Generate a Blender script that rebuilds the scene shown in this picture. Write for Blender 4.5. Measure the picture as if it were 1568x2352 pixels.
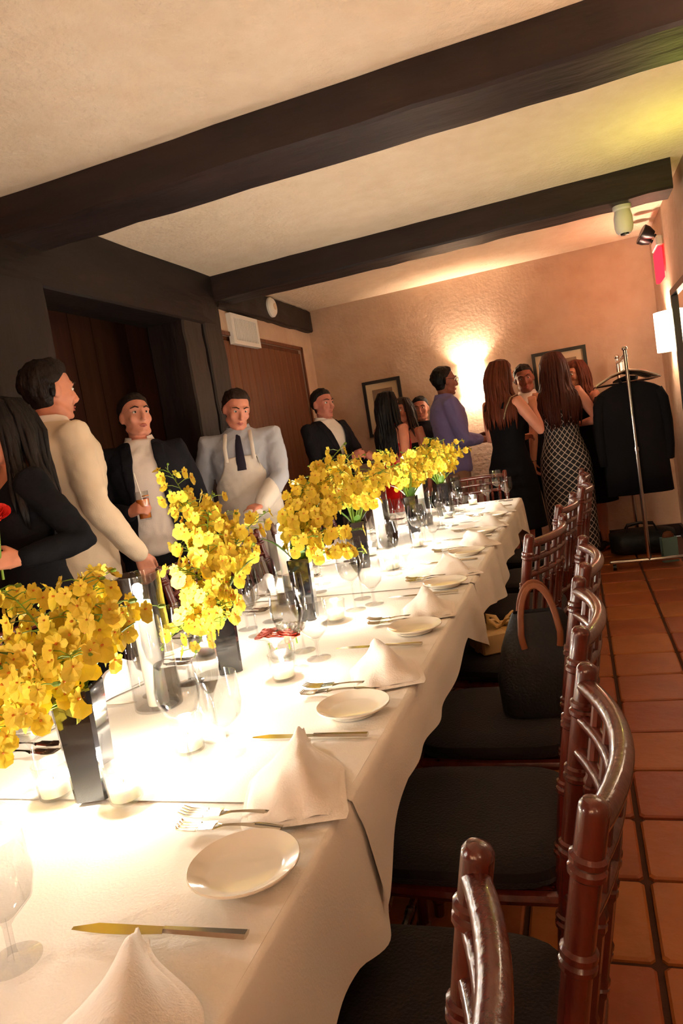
import bpy, bmesh, math, random
from mathutils import Vector, Matrix, noise
random.seed(7)
for o in list(bpy.data.objects): bpy.data.objects.remove(o, do_unlink=True)
scene = bpy.context.scene
C = scene.collection
PI = math.pi
V = Vector

# ------------------------------------------------------------------ camera
H = 1.30                                   # lens height above the floor
FPX, YAW, PITCH, ROLL = 1626.58, 0.332755, 0.096618, -0.159894
_f = V((-math.sin(YAW)*math.cos(PITCH), math.cos(YAW)*math.cos(PITCH), -math.sin(PITCH)))
_r = V((math.cos(YAW), math.sin(YAW), 0)); _u = _r.cross(_f)
_r2 = _r*math.cos(ROLL) + _u*math.sin(ROLL); _u2 = -_r*math.sin(ROLL) + _u*math.cos(ROLL)
cam = bpy.data.cameras.new('camera'); camo = bpy.data.objects.new('camera', cam); C.objects.link(camo)
cam.sensor_fit = 'VERTICAL'; cam.sensor_height = 36.0; cam.sensor_width = 24.0
cam.lens = FPX/2352*36.0; cam.clip_start = 0.02; cam.clip_end = 60
M = Matrix((( _r2.x, _u2.x, -_f.x, 0), (_r2.y, _u2.y, -_f.y, 0), (_r2.z, _u2.z, -_f.z, H), (0,0,0,1)))
camo.matrix_world = M
scene.camera = camo

# ------------------------------------------------------------------ world, exposure
w = bpy.data.worlds.new('world'); scene.world = w; w.use_nodes = True
w.node_tree.nodes['Background'].inputs[0].default_value = (1.0, .78, .6, 1)
w.node_tree.nodes['Background'].inputs[1].default_value = 0.05
scene.view_settings.view_transform = 'Standard'; scene.view_settings.look = 'None'
scene.view_settings.gamma = 1.0; scene.view_settings.use_curve_mapping = False
scene.view_settings.exposure = 2.0
SCONCE_W = 21.0      # lamp power in each wall sconce
FLAME_W = 2.2        # tall candles
VOTIVE_W = 0.8
WARM = (1.0, .80, .63)
CANDLE = (1.0, .93, .84)

# ------------------------------------------------------------------ materials
def lin(c):
    return tuple(((x/12.92) if x <= .04045 else ((x+.055)/1.055)**2.4) for x in c) + (1,)
def mat(name, col, rough=.6, metal=0, bump=None, var=None, spec=.5, coat=0, sheen=0, sss=0, emit=None, estr=0, objvar=0, alpha=1):
    m = bpy.data.materials.new(name); m.use_nodes = True
    nt = m.node_tree; b = nt.nodes['Principled BSDF']
    c = lin(col); b.inputs['Base Color'].default_value = c
    b.inputs['Roughness'].default_value = rough; b.inputs['Metallic'].default_value = metal
    b.inputs['Specular IOR Level'].default_value = spec
    b.inputs['Coat Weight'].default_value = coat; b.inputs['Sheen Weight'].default_value = sheen
    if sss: b.inputs['Subsurface Weight'].default_value = sss; b.inputs['Subsurface Radius'].default_value = (.02,.008,.004)
    if emit: b.inputs['Emission Color'].default_value = lin(emit); b.inputs['Emission Strength'].default_value = estr
    tc = nt.nodes.new('ShaderNodeTexCoord'); last = None
    if var:                       # (scale, other colour, (sx,sy,sz))
        n = nt.nodes.new('ShaderNodeTexNoise'); n.inputs['Scale'].default_value = var[0]; n.inputs['Detail'].default_value = 6
        mp = nt.nodes.new('ShaderNodeMapping'); mp.inputs['Scale'].default_value = var[2] if len(var) > 2 else (1,1,1)
        nt.links.new(tc.outputs['Object'], mp.inputs[0]); nt.links.new(mp.outputs[0], n.inputs['Vector'])
        r = nt.nodes.new('ShaderNodeMapRange'); r.inputs[1].default_value = .3; r.inputs[2].default_value = .7
        nt.links.new(n.outputs[0], r.inputs[0])
        mx = nt.nodes.new('ShaderNodeMix'); mx.data_type = 'RGBA'; mx.inputs[6].default_value = c; mx.inputs[7].default_value = lin(var[1])
        nt.links.new(r.outputs[0], mx.inputs[0]); last = mx.outputs[2]
    if objvar:
        oi = nt.nodes.new('ShaderNodeObjectInfo'); hs = nt.nodes.new('ShaderNodeHueSaturation')
        r = nt.nodes.new('ShaderNodeMapRange'); r.inputs[3].default_value = 1-objvar; r.inputs[4].default_value = 1+objvar
        nt.links.new(oi.outputs['Random'], r.inputs[0]); nt.links.new(r.outputs[0], hs.inputs['Value'])
        r2 = nt.nodes.new('ShaderNodeMapRange'); r2.inputs[3].default_value = .5-objvar*.06; r2.inputs[4].default_value = .5+objvar*.06
        nt.links.new(oi.outputs['Random'], r2.inputs[0]); nt.links.new(r2.outputs[0], hs.inputs['Hue'])
        if last: nt.links.new(last, hs.inputs['Color'])
        else: hs.inputs['Color'].default_value = c
        last = hs.outputs[0]
    if last: nt.links.new(last, b.inputs['Base Color'])
    if bump:                      # (scale, strength, (sx,sy,sz))
        n = nt.nodes.new('ShaderNodeTexNoise'); n.inputs['Scale'].default_value = bump[0]; n.inputs['Detail'].default_value = 5
        mp = nt.nodes.new('ShaderNodeMapping'); mp.inputs['Scale'].default_value = bump[2] if len(bump) > 2 else (1,1,1)
        nt.links.new(tc.outputs['Object'], mp.inputs[0]); nt.links.new(mp.outputs[0], n.inputs['Vector'])
        bp = nt.nodes.new('ShaderNodeBump'); bp.inputs['Strength'].default_value = bump[1]; bp.inputs['Distance'].default_value = .01
        nt.links.new(n.outputs[0], bp.inputs['Height']); nt.links.new(bp.outputs[0], b.inputs['Normal'])
    return m
def thin_glass(name, tint=(1,1,1), refl=1.0, rough=.03):
    m = bpy.data.materials.new(name); m.use_nodes = True; nt = m.node_tree
    for n in list(nt.nodes): nt.nodes.remove(n)
    o = nt.nodes.new('ShaderNodeOutputMaterial'); mx = nt.nodes.new('ShaderNodeMixShader')
    t = nt.nodes.new('ShaderNodeBsdfTransparent'); t.inputs[0].default_value = lin(tint)
    g = nt.nodes.new('ShaderNodeBsdfGlossy'); g.inputs['Roughness'].default_value = rough
    fr = nt.nodes.new('ShaderNodeLayerWeight'); pw = nt.nodes.new('ShaderNodeMath'); pw.operation = 'POWER'; pw.inputs[1].default_value = 4.0
    fr.inputs[0].default_value = .5
    ml = nt.nodes.new('ShaderNodeMath'); ml.operation = 'MULTIPLY_ADD'; ml.inputs[1].default_value = .6*refl; ml.inputs[2].default_value = .05*refl; ml.use_clamp = True
    nt.links.new(fr.outputs['Facing'], pw.inputs[0]); nt.links.new(pw.outputs[0], ml.inputs[0]); nt.links.new(ml.outputs[0], mx.inputs[0])
    nt.links.new(t.outputs[0], mx.inputs[1]); nt.links.new(g.outputs[0], mx.inputs[2]); nt.links.new(mx.outputs[0], o.inputs[0])
    return m
def emitter(name, col, s):
    m = bpy.data.materials.new(name); m.use_nodes = True; nt = m.node_tree
    for n in list(nt.nodes): nt.nodes.remove(n)
    o = nt.nodes.new('ShaderNodeOutputMaterial'); e = nt.nodes.new('ShaderNodeEmission')
    e.inputs[0].default_value = lin(col); e.inputs[1].default_value = s; nt.links.new(e.outputs[0], o.inputs[0]); return m

MT = dict(
 ceiling = mat('ceiling_stucco', (.95,.87,.77), .95, bump=(38,.9), var=(9,(.92,.83,.72)), spec=.1),
 plaster = mat('wall_plaster', (.80,.69,.60), .9, bump=(30,.45), var=(6,(.75,.63,.54)), spec=.15),
 beam = mat('dark_beam_wood', (.12,.09,.09), .55, bump=(14,.9,(.25,1,1)), var=(5,(.20,.145,.135),(.25,1.5,1.5)), spec=.3),
 beamy = mat('dark_header_wood', (.09,.068,.066), .55, bump=(14,.9,(1,.25,1)), var=(5,(.15,.11,.10),(1.5,.25,1.5)), spec=.3),
 post = mat('dark_post_wood', (.085,.068,.070), .5, bump=(14,.8,(1,1,.2)), var=(5,(.15,.115,.11),(1.5,1.5,.2)), spec=.35),
 door = mat('brown_door_wood', (.47,.27,.15), .5, bump=(25,.3,(3,3,.15)), var=(8,(.36,.19,.10),(4,4,.2)), spec=.4, objvar=.06),
 panel = mat('back_panel_wood', (.33,.2,.14), .55, var=(6,(.26,.15,.10),(3,3,.2)), spec=.3, objvar=.12),
 grout = mat('grout', (.33,.22,.17), .95, bump=(60,.4), spec=.1),
 tile = mat('terracotta_tile', (.70,.39,.20), .42, bump=(24,.25), var=(5,(.60,.31,.15)), spec=.45, objvar=.16),
 floorfar = mat('terracotta_far', (.63,.34,.18), .45, var=(4,(.55,.28,.14))),
 cloth = mat('white_linen', (.93,.90,.86), .85, bump=(260,.15), spec=.1, sheen=.15),
 napkin = mat('napkin_linen', (.93,.89,.85), .85, bump=(300,.2), spec=.1, sheen=.15),
 mahog = mat('mahogany_lacquer', (.38,.14,.09), .24, bump=(30,.15,(3,3,.3)), var=(10,(.28,.095,.065),(3,3,.3)), spec=.6, coat=.4),
 cushion = mat('dark_cushion', (.095,.07,.07), .75, bump=(180,.3), spec=.2, sheen=.1),
 chrome = mat('chrome', (.82,.80,.78), .18, 1.0),
 steel = mat('cutlery_steel', (.80,.77,.72), .16, 1.0),
 ceramic = mat('white_ceramic', (.93,.90,.84), .12, spec=.6, coat=.5),
 blackvase = mat('black_glazed', (.07,.07,.08), .08, spec=.8, coat=.8),
 wax = mat('candle_wax', (.97,.94,.88), .45, sss=.6, spec=.4),
 wick = mat('wick', (.08,.06,.05), .9),
 flame = emitter('candle_flame', (1,.86,.6), 60),
 glass = thin_glass('clear_glass', (.97,.97,.97), 1.0),
 votglass = thin_glass('votive_glass', (.98,.98,.97), 1.2, .12),
 shade = mat('lamp_shade', (.97,.93,.86), .8, emit=(1,.9,.76), estr=3.0),
 frame = mat('black_frame', (.06,.05,.05), .35, spec=.5),
 mattboard = mat('picture_mount', (.86,.78,.66), .8),
 art = mat('picture_print', (.62,.52,.42), .7, var=(7,(.45,.36,.30))),
 mirror = mat('mirror_glass', (.9,.9,.9), .03, 1.0),
 white = mat('white_plastic', (.9,.88,.85), .45),
 black = mat('black_plastic', (.04,.04,.045), .35),
 red = emitter('red_sign_glow', (1,.10,.14), 1.6),
 yellow = mat('orchid_yellow', (.94,.83,.30), .65, var=(40,(.90,.80,.20)), sss=.1, objvar=.10),
 paleyel = mat('orchid_pale', (.98,.90,.45), .55, sss=.15, objvar=.06),
 orangey = mat('orchid_throat', (.80,.45,.08), .6),
 stem = mat('green_stem', (.52,.64,.16), .55, var=(20,(.33,.46,.10))),
 leaf = mat('green_leaf', (.32,.45,.12), .5, var=(15,(.22,.36,.08))),
 pink = mat('pink_petal', (.95,.62,.58), .6, sss=.15, objvar=.1),
 whitepet = mat('white_petal', (.96,.94,.90), .6, sss=.15),
 redpet = mat('red_petal', (.85,.16,.12), .6),
 coral = mat('coral_petal', (.95,.42,.34), .6),
)
# ------------------------------------------------------------------ mesh helpers
class MB:
    def __init__(s): s.v = []; s.f = []; s.m = []
    def add(s, vs, fs, mi=0):
        o = len(s.v); s.v += [tuple(p) for p in vs]; s.f += [tuple(i+o for i in f) for f in fs]; s.m += [mi]*len(fs); return s
    def box(s, lo, hi, mi=0, rot=None, bev=0):
        x0,y0,z0 = lo; x1,y1,z1 = hi
        if bev:
            b = min(bev, (x1-x0)*.45, (y1-y0)*.45, (z1-z0)*.45); rings = []
            for z, k in ((z0,b),(z0+b,0),(z1-b,0),(z1,b)):
                rings.append([(x0+k+b*.0,y0+k+b,z),(x0+k+b,y0+k,z),(x1-k-b,y0+k,z),(x1-k,y0+k+b,z),(x1-k,y1-k-b,z),(x1-k-b,y1-k,z),(x0+k+b,y1-k,z),(x0+k,y1-k-b,z)])
            if rot: rings = [[rot @ V(p) for p in r] for r in rings]
            return s.loft(rings, mi=mi)
        vs = [V(p) for p in ((x0,y0,z0),(x1,y0,z0),(x1,y1,z0),(x0,y1,z0),(x0,y0,z1),(x1,y0,z1),(x1,y1,z1),(x0,y1,z1))]
        if rot: vs = [rot @ p for p in vs]
        return s.add(vs, [(0,3,2,1),(4,5,6,7),(0,1,5,4),(1,2,6,5),(2,3,7,6),(3,0,4,7)], mi)
    def loft(s, rings, caps=True, mi=0, closed=False):
        n = len(rings[0]); vs = [p for r in rings for p in r]; fs = []
        R = len(rings)
        for i in range(R if closed else R-1):
            a = i*n; b = ((i+1) % R)*n
            for j in range(n): fs.append((a+j, a+(j+1)%n, b+(j+1)%n, b+j))
        if caps and not closed: fs.append(tuple(range(n-1,-1,-1))); fs.append(tuple((R-1)*n+j for j in range(n)))
        return s.add(vs, fs, mi)
    def tube(s, pts, rad, n=8, caps=True, mi=0, round_=False, flat=1.0, closed=False):
        pts = [V(p) for p in pts]
        if not hasattr(rad, '__len__'): rad = [rad]*len(pts)
        rad = list(rad)
        if round_:
            d0 = (pts[0]-pts[1]).normalized(); d1 = (pts[-1]-pts[-2]).normalized()
            r0, r1 = rad[0], rad[-1]
            pts = [pts[0]+d0*r0, pts[0]+d0*r0*.8, pts[0]+d0*r0*.45] + pts + [pts[-1]+d1*r1*.45, pts[-1]+d1*r1*.8, pts[-1]+d1*r1]
            rad = [r0*.05, r0*.6, r0*.9] + rad + [r1*.9, r1*.6, r1*.05]
        rings = []; up = None; N = len(pts)
        for i, p in enumerate(pts):
            if closed: t = pts[(i+1)%N]-pts[i-1]
            elif i == 0: t = pts[1]-p
            elif i == N-1: t = p-pts[i-1]
            else: t = (pts[i+1]-p).normalized()+(p-pts[i-1]).normalized()
            t = t.normalized() if t.length > 1e-9 else V((0,0,1))
            if up is None:
                up = V((0,0,1)) if abs(t.z) < .9 else V((0,1,0))
            a = t.cross(up)
            if a.length < 1e-6: a = t.orthogonal()
            a.normalize(); b = a.cross(t).normalized(); up = b
            rings.append([p+(a*math.cos(2*PI*k/n)+b*math.sin(2*PI*k/n)*flat)*rad[i] for k in range(n)])
        return s.loft(rings, caps, mi, closed)
    def lathe(s, prof, n=16, c=(0,0,0), mi=0, closed=False):
        rings = [[(c[0]+r*math.cos(2*PI*k/n), c[1]+r*math.sin(2*PI*k/n), c[2]+z) for k in range(n)] for r, z in prof]
        return s.loft(rings, not closed, mi, closed)
    def ball(s, c, r, n=12, mi=0, rot=None):
        if not hasattr(r, '__len__'): r = (r,r,r)
        rings = []; c = V(c)
        for i in range(n//2+1):
            a = PI*(i+.02*(i==0)-.02*(i==n//2))/(n//2)
            ring = []
            for k in range(n):
                p = V((r[0]*math.sin(a)*math.cos(2*PI*k/n), r[1]*math.sin(a)*math.sin(2*PI*k/n), -r[2]*math.cos(a)))
                if rot: p = rot @ p
                ring.append(c+p)
            rings.append(ring)
        return s.loft(rings, True, mi)
    def mesh(s, name):
        me = bpy.data.meshes.new(name); me.from_pydata(s.v, [], s.f)
        if any(s.m): me.polygons.foreach_set('material_index', s.m)
        me.update(); return me
    def build(s, name, mats, parent=None, loc=(0,0,0), rz=0, smooth=35):
        return obj(name, s.mesh(name), mats, parent, loc, rz, smooth)
def obj(name, me, mats, parent=None, loc=(0,0,0), rz=0, smooth=35):
    if not isinstance(mats, (list, tuple)): mats = [mats]
    me.materials.clear()
    for m in mats: me.materials.append(MT[m] if isinstance(m, str) else m)
    if smooth:
        me.polygons.foreach_set('use_smooth', [True]*len(me.polygons))
        if smooth < 180: me.set_sharp_from_angle(angle=math.radians(smooth))
    o = bpy.data.objects.new(name, me); C.objects.link(o); o.location = loc; o.rotation_euler = (0,0,rz)
    if parent: o.parent = parent
    return o
def tag(o, label, cat, group=None):
    o['label'] = label; o['category'] = cat
    if group: o['group'] = group
    return o
def thing(name, label, cat, loc=(0,0,0), rz=0, group=None):
    o = bpy.data.objects.new(name, None); C.objects.link(o); o.empty_display_size = .1
    o.location = loc; o.rotation_euler = (0,0,rz); return tag(o, label, cat, group)
def struct(o, label=None):
    o['kind'] = 'structure'
    if label: o['label'] = label
    return o
def dup(o, parent=None, loc=None, rz=None, label=None, group=None):
    c = o.copy(); C.objects.link(c)
    if parent is not None: c.parent = parent
    if loc is not None: c.location = loc
    if rz is not None: c.rotation_euler = (0,0,rz)
    if label: c['label'] = label
    if group: c['group'] = group
    for ch in KIDS(o): dup(ch, c)
    return c
def KIDS(o): return list(o.children)
def lamp(name, loc, power, col, rad, parent=None):
    l = bpy.data.lights.new(name, 'POINT'); l.energy = power; l.color = col; l.shadow_soft_size = rad
    o = bpy.data.objects.new(name, l); C.objects.link(o); o.location = loc
    if parent: o.parent = parent
    return o
def sm(a, b, x):
    t = max(0, min(1, (x-a)/(b-a))); return t*t*(3-2*t)

# ------------------------------------------------------------------ the room
XR, XL, YB, YN, ZC = .78, -2.42, 6.9, -3.2, 2.65
def wallbox(name, lo, hi, m, lab=None): return struct(MB().box(lo, hi).build(name, m, smooth=0), lab)
wallbox('wall_back', (-2.7,YB,0), (XR+.2,YB+.15,ZC+.1), 'plaster')
wallbox('wall_right', (XR,YN-.2,0), (XR+.15,YB,ZC+.1), 'plaster')
wallbox('wall_near', (-4.2,YN-.15,0), (XR,YN,ZC+.1), 'plaster')
# left side: plaster around the brown door, panelled recess behind the posts
b = MB(); b.box((XL-.15,4.88,2.245),(XL,YB,ZC)); b.box((XL-.15,6.575,0),(XL,YB,2.245))
struct(b.build('wall_left', 'plaster', smooth=0))
wallbox('wall_side', (-4.2,YN,0), (-4.05,4.9,ZC+.1), 'plaster')
wallbox('wall_recess', (-4.05,4.75,0), (XL-.15,4.9,ZC), 'panel')
struct(MB().box((-4.2,YN,ZC),(XR+.15,YB+.15,ZC+.1)).build('ceiling', 'ceiling', smooth=0))
# floor: grout slab with single terracotta tiles
floor = struct(MB().box((-4.2,YN,-.08),(XR,YB,-.012)).build('floor', 'grout', smooth=0))
TP, TX0, TY0 = .308, .0325, .08
def tile_mesh(k):
    r = random.Random(k); g = .007; b = MB(); h = [r.uniform(-.0015,.0015) for _ in range(4)]
    a = TP-2*g
    def ring(ins, z): 
        c = .011
        pts = [(ins+c,ins),(a-ins-c,ins),(a-ins,ins+c),(a-ins,a-ins-c),(a-ins-c,a-ins),(ins+c,a-ins),(ins,a-ins-c),(ins,ins+c)]
        return [(x+g,y+g,z+(h[0]*x+h[1]*y)/a*1.0 if z > -.011 else z) for x,y in pts]
    b.loft([ring(0,-.012), ring(.001,-.005), ring(.007,0)])
    return b.mesh('tile')
tms = [tile_mesh(k) for k in range(6)]
n = 0
x = TX0
xs = [TX0+TP*i for i in range(-9, 3) ]
for j in range(2, 25):
    for x in xs:
        y = TY0+TP*(j-1)
        if x+TP > XR+.12 or y+TP > YB+.25: continue
        if n >= 290: break
        me = tms[random.randrange(6)]
        if x+TP > XR or y+TP > YB:      # cut tiles along the walls
            me = MB().box((.007,.007,-.012),(min(TP,XR-x)-.007,min(TP,YB-y)-.007,0)).mesh('tile')
        t = obj('tile', me, 'tile', floor, (x,y,0), smooth=0); n += 1
rest = MB()
for i in range(-14, 3):
    for j in range(-10, 25):
        x = TX0+TP*i; y = TY0+TP*(j-1)
        if i >= -9 and j >= 2: continue
        x1 = min(x+TP, XR); y1 = min(y+TP, YB)
        if x1-x < .05 or y1-y < .05 or y < YN or x < -4.1: continue
        rest.box((x+.007,y+.007,-.012),(x1-.007,y1-.007,0))
o = rest.build('tile_field', 'floorfar', floor, smooth=0); o['kind'] = 'stuff'

def beam_box(lo, hi, seed, cuts=24):
    """hand-hewn timber: a lofted box along its longest axis with slightly wandering edges"""
    L = [hi[i]-lo[i] for i in range(3)]; ax = L.index(max(L)); o1, o2 = [i for i in range(3) if i != ax]
    rr = random.Random(seed); rings = []
    c = .012
    for k in range(cuts+1):
        t = lo[ax]+L[ax]*k/cuts; j = [rr.uniform(-.005,.005) for _ in range(4)]
        a0,a1,b0,b1 = lo[o1]+j[0], hi[o1]+j[1], lo[o2]+j[2], hi[o2]
        if ax == 2: b1 += j[3]
        ring = []
        for a, bb in ((a0+c,b0),(a1-c,b0),(a1,b0+c),(a1,b1-c),(a1-c,b1),(a0+c,b1),(a0,b1-c),(a0,b0+c)):
            p = [0,0,0]; p[ax] = t; p[o1] = a; p[o2] = bb; ring.append(tuple(p))
        rings.append(ring)
    return MB().loft(rings)
struct(beam_box((-4.05,2.77,2.475),(XR,3.07,2.66),1).build('trim_1','beam',smooth=30), 'heavy dark ceiling beam, broad and hand-hewn, above the dinner table')
struct(beam_box((XL+.03,4.83,2.475),(XR-.07,5.09,2.66),2).build('trim_2','beam',smooth=30), 'dark ceiling beam that carries the white security camera')
struct(beam_box((-2.70,-3.1,2.285),(-2.385,4.86,2.66),3).build('trim_3','beamy',smooth=30), 'dark header beam along the open recess')
struct(beam_box((-2.45,4.86,2.43),(-2.36,6.86,2.64),4).build('trim_4','beamy',smooth=30), 'dark header board above the brown door')
struct(beam_box((-2.69,4.34,0),(-2.40,4.60,2.30),5).build('trim_5','post',smooth=30), 'dark square timber post between recess and brown door')
struct(beam_box((-2.66,4.615,0),(-2.385,4.885,2.45),6).build('trim_6','post',smooth=30), 'dark timber door jamb beside the brown door')
struct(beam_box((-2.69,2.55,0),(-2.385,3.0,2.30),7).build('trim_7','post',smooth=30), 'broad dark timber post at the near side of the recess')
# boards that close the recess
rec = struct(MB().box((-3.16,-3.1,0),(-3.12,4.75,2.65)).build('wall_panelling', 'panel', smooth=0), 'dark brown board panelling inside the recess')
bm_ = MB().box((0,.004,.0),(.025,.236,2.64)).mesh('board')
for k in range(31): obj('board', bm_, 'panel', rec, (-3.12,-2.9+.24*k,0), smooth=0)
# brown door
d = struct(MB().box((XL-.06,4.90,0),(XL-.03,6.575,2.245)).build('door_1','door',smooth=0), 'brown wooden double door of upright boards')
pm = MB().box((0,.003,.02),(.02,.1275,2.21), bev=.006).mesh('door_board')
for k in range(13): obj('door_board', pm, 'door', d, (XL-.03,4.905+.1275*k,0))
h = MB(); h.tube([(XL-.01,5.69,1.05),(XL+.03,5.69,1.05),(XL+.035,5.69,1.03),(XL+.035,5.69,.93),(XL+.03,5.69,.91),(XL-.01,5.69,.91)],.008)
h.build('door_handle','steel',d)
b = MB()
for lo, hi in (((XL,4.885,0),(XL+.012,4.91,2.27)),((XL,6.565,0),(XL+.012,6.60,2.27)),((XL,4.885,2.24),(XL+.012,6.60,2.27))): b.box(lo,hi)
struct(b.build('trim_9','door',smooth=0))
# baseboards
struct(MB().box((XL,YB-.02,0),(XR,YB,.11)).build('baseboard_back','beam',smooth=0))
struct(MB().box((XR-.02,YN,0),(XR,YB-.02,.11)).build('baseboard_right','beam',smooth=0))
struct(MB().box((XL,6.6,0),(XL+.02,YB-.02,.11)).build('baseboard_left','beam',smooth=0))

# vent, smoke detector, security camera, red sign
v = thing('air_vent','white slatted air vent on the wall above the brown door','vent',(-2.42,5.295,2.296))
b = MB()
for lo, hi in (((0,-.245,.085),(.04,.245,.118)),((0,-.245,-.118),(.04,.245,-.085)),((0,-.245,-.085),(.04,-.205,.085)),((0,.205,-.085),(.04,.245,.085))): b.box(lo,hi)
b.build('frame','white',v,smooth=0)
MB().box((0,-.205,-.085),(.008,.205,.085)).build('backing','black',v,smooth=0)
sl = MB().box((.010,-.006,-.085),(.034,.006,.085), rot=None).mesh('slat')
for k in range(14): obj('slat', sl, 'white', v, (0,-.19+.0292*k,0), smooth=0)
t = thing('smoke_detector','round white smoke detector on the dark header board','detector',(-2.36,5.83,2.545))
b = MB(); b.lathe([(.0,0),(.085,0),(.085,.018),(.07,.034),(.03,.042),(.0,.042)],28)
for i,p in enumerate(b.v): b.v[i] = (p[2],p[0],p[1])
b.build('housing','white',t)
b = MB(); b.lathe([(.0,.040),(.028,.040),(.026,.05),(.0,.05)],16)
for i,p in enumerate(b.v): b.v[i] = (p[2],p[0],p[1])
b.build('sensor_cap','mattboard',t)
t = thing('security_camera','white turret security camera with dark lens under the ceiling beam','camera',(.43,4.97,2.475))
MB().lathe([(0,0),(.055,0),(.055,-.02),(.045,-.03),(0,-.03)],24).build('mount','white',t)
b = MB(); R_ = Matrix.Rotation(-.5,3,'X')
b.lathe([(.0,-.03),(.046,-.03),(.056,-.07),(.056,-.13),(.05,-.155),(.038,-.17),(.0,-.165)],24)
b.build('body','white',t)
b = MB(); b.lathe([(0,-.164),(.027,-.164),(.024,-.178),(0,-.182)],18); b.build('lens','black',t)
t = thing('exit_sign','red glowing emergency sign with black lamp heads high on the right wall','sign',(XR,6.2,2.27))
MB().box((-.05,-.16,.11),(0,.16,.19),bev=.01).build('housing','white',t)
MB().box((-.045,-.15,-.13),(-.012,.15,.105),bev=.006).build('sign_panel','red',t)
for k, yy in enumerate((-.11,.10)):
    b = MB(); Q = Matrix.Rotation(-1.05,3,'Y') @ Matrix.Rotation(.2,3,'X')
    b.lathe([(0,-.02),(.03,-.02),(.05,.03),(.052,.065),(.046,.07),(0,.066)],20)
    b.v = [tuple(V((-.075,yy,.215))+Q@V(p)) for p in b.v]; hd = b.build('lamp_head','black',t)
    MB().tube([(-.03,yy,.17),(-.05,yy,.205)],.012,8).build('bracket','black',hd)
lamp('sign_glow',(-.10,0,-.02),.6,(1,.1,.1),.05,t)
# coloured accent lamp whose yellow-green light washes the ceiling by the right wall
t = thing('accent_lamp','small yellow accent uplight on the right wall above the framed mirror','lamp',(XR,4.15,2.12))
MB().box((-.06,-.03,-.05),(0,.03,.02),bev=.006).build('bracket','black',t)
b = MB(); b.lathe([(.02,0),(.035,.0),(.045,.06),(.042,.06),(.03,.008),(.02,.008)],18,(-.08,0,0),closed=True); b.build('cup','black',t)
lamp('accent_glow',(-.08,0,.075),1.6,(.86,1.0,.12),.02,t)

# framed pictures and mirror
def picture(label, x0, x1, z0, z1, y):
    cx = (x0+x1)/2; t = thing('picture_frame', label, 'picture', (cx, y, z0)); w_ = (x1-x0)/2; hh = z1-z0; f = .03
    for nm, lo, hi in (('rail',(-w_,-.03,0),(w_,0,f)),('rail',(-w_,-.03,hh-f),(w_,0,hh)),('stile',(-w_,-.03,f),(-w_+f,0,hh-f)),('stile',(w_-f,-.03,f),(w_,0,hh-f))):
        MB().box(lo,hi).build(nm,'frame',t,smooth=0)
    MB().box((-w_+f,-.012,f),(w_-f,-.004,hh-f)).build('mount','mattboard',t,smooth=0)
    m_ = .09; MB().box((-w_+m_,-.015,m_+.02),(w_-m_,-.012,hh-m_)).build('print','art',t,smooth=0)
picture('small black framed picture behind the woman in red', -1.95,-1.565,1.30,1.85,YB)
picture('black framed picture behind the woman in the patterned dress', -.31,.165,1.20,1.82,YB)
t = thing('framed_mirror','dark framed mirror on the right wall beside the white sconce','mirror',(XR,5.32,1.13)); hh=.87; w_=.42; f=.045
for nm, lo, hi in (('rail',(-.035,-w_,0),(0,w_,f)),('rail',(-.035,-w_,hh-f),(0,w_,hh)),('stile',(-.035,-w_,f),(0,-w_+f,hh-f)),('stile',(-.035,w_-f,f),(0,w_,hh-f))):
    MB().box(lo,hi).build(nm,'frame',t,smooth=0)
MB().box((-.012,-w_+f,f),(-.004,w_-f,hh-f)).build('mirror_glass','mirror',t,smooth=0)

# wall sconces
def sconce(label, loc, rz, power=SCONCE_W, sw=.12, sh=.30, up=False):
    """white half-drum shade on a metal back plate; local +Y points out of the wall"""
    t = thing('wall_sconce', label, 'lamp', loc, rz)
    MB().box((-.05,0,-.10),(.05,.015,.10),bev=.008).build('back_plate','chrome',t)
    MB().tube([(0,.01,-.02),(0,.05,-.04),(0,.085,-.02)],.009).build('arm','chrome',t)
    b = MB(); n = 18; o_ = []; 
    for rr_ in (sw, sw-.004):
        o_.append([[(rr_*math.cos(PI*k/n), .004+rr_*math.sin(PI*k/n)*.95, z) for k in range(n+1)] for z in (-sh/2, sh/2)])
    (a0,a1),(c0,c1) = o_
    vs = a0+a1+c0+c1; m_ = n+1; fs = []
    for k in range(n):
        fs += [(k,k+1,m_+k+1,m_+k),(2*m_+k+1,2*m_+k,3*m_+k,3*m_+k+1),(m_+k,m_+k+1,3*m_+k+1,3*m_+k),(k+1,k,2*m_+k,2*m_+k+1)]
    b.add(vs,fs); b.build('lamp_shade','shade',t)
    if up:  # blocks the downward light of the added sconces, so they only wash the ceiling
        b = MB(); k_ = [(.117*math.cos(PI*k/n), .004+.117*math.sin(PI*k/n)*.95) for k in range(n+1)]
        b.loft([[(x_,y_,-sh/2+.002) for x_,y_ in k_],[(x_,y_,-sh/2+.01) for x_,y_ in k_]]); b.build('bottom_plate','white',t)
    MB().ball((0,.06,0),(.025,.025,.035),12).build('bulb','flame',t)
    lamp('sconce_light',(0,.075,.02),power,WARM,.05,t)
    return t
sconce('white half-drum sconce on the back wall behind the man in the blue shirt', (-.87,YB,1.70), PI, 20)
sconce('white half-drum sconce on the right wall above the coat rack', (XR,6.12,1.745), PI/2, 12)
for yy, lab in ((2.35,'added unseen half-drum sconce on the right wall beyond the mirror, over the aisle'),(-.9,'added unseen half-drum sconce on the right wall behind the row of chairs')):  # out-of-view uplights added to brighten the room
    sconce(lab,(XR,yy,1.80),PI/2, 14, up=True)
sconce('added unseen half-drum sconce on the near end wall', (-.6,YN,1.8), 0, 165, up=True)  # added behind the camera to brighten the ceiling and its bounce
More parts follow.
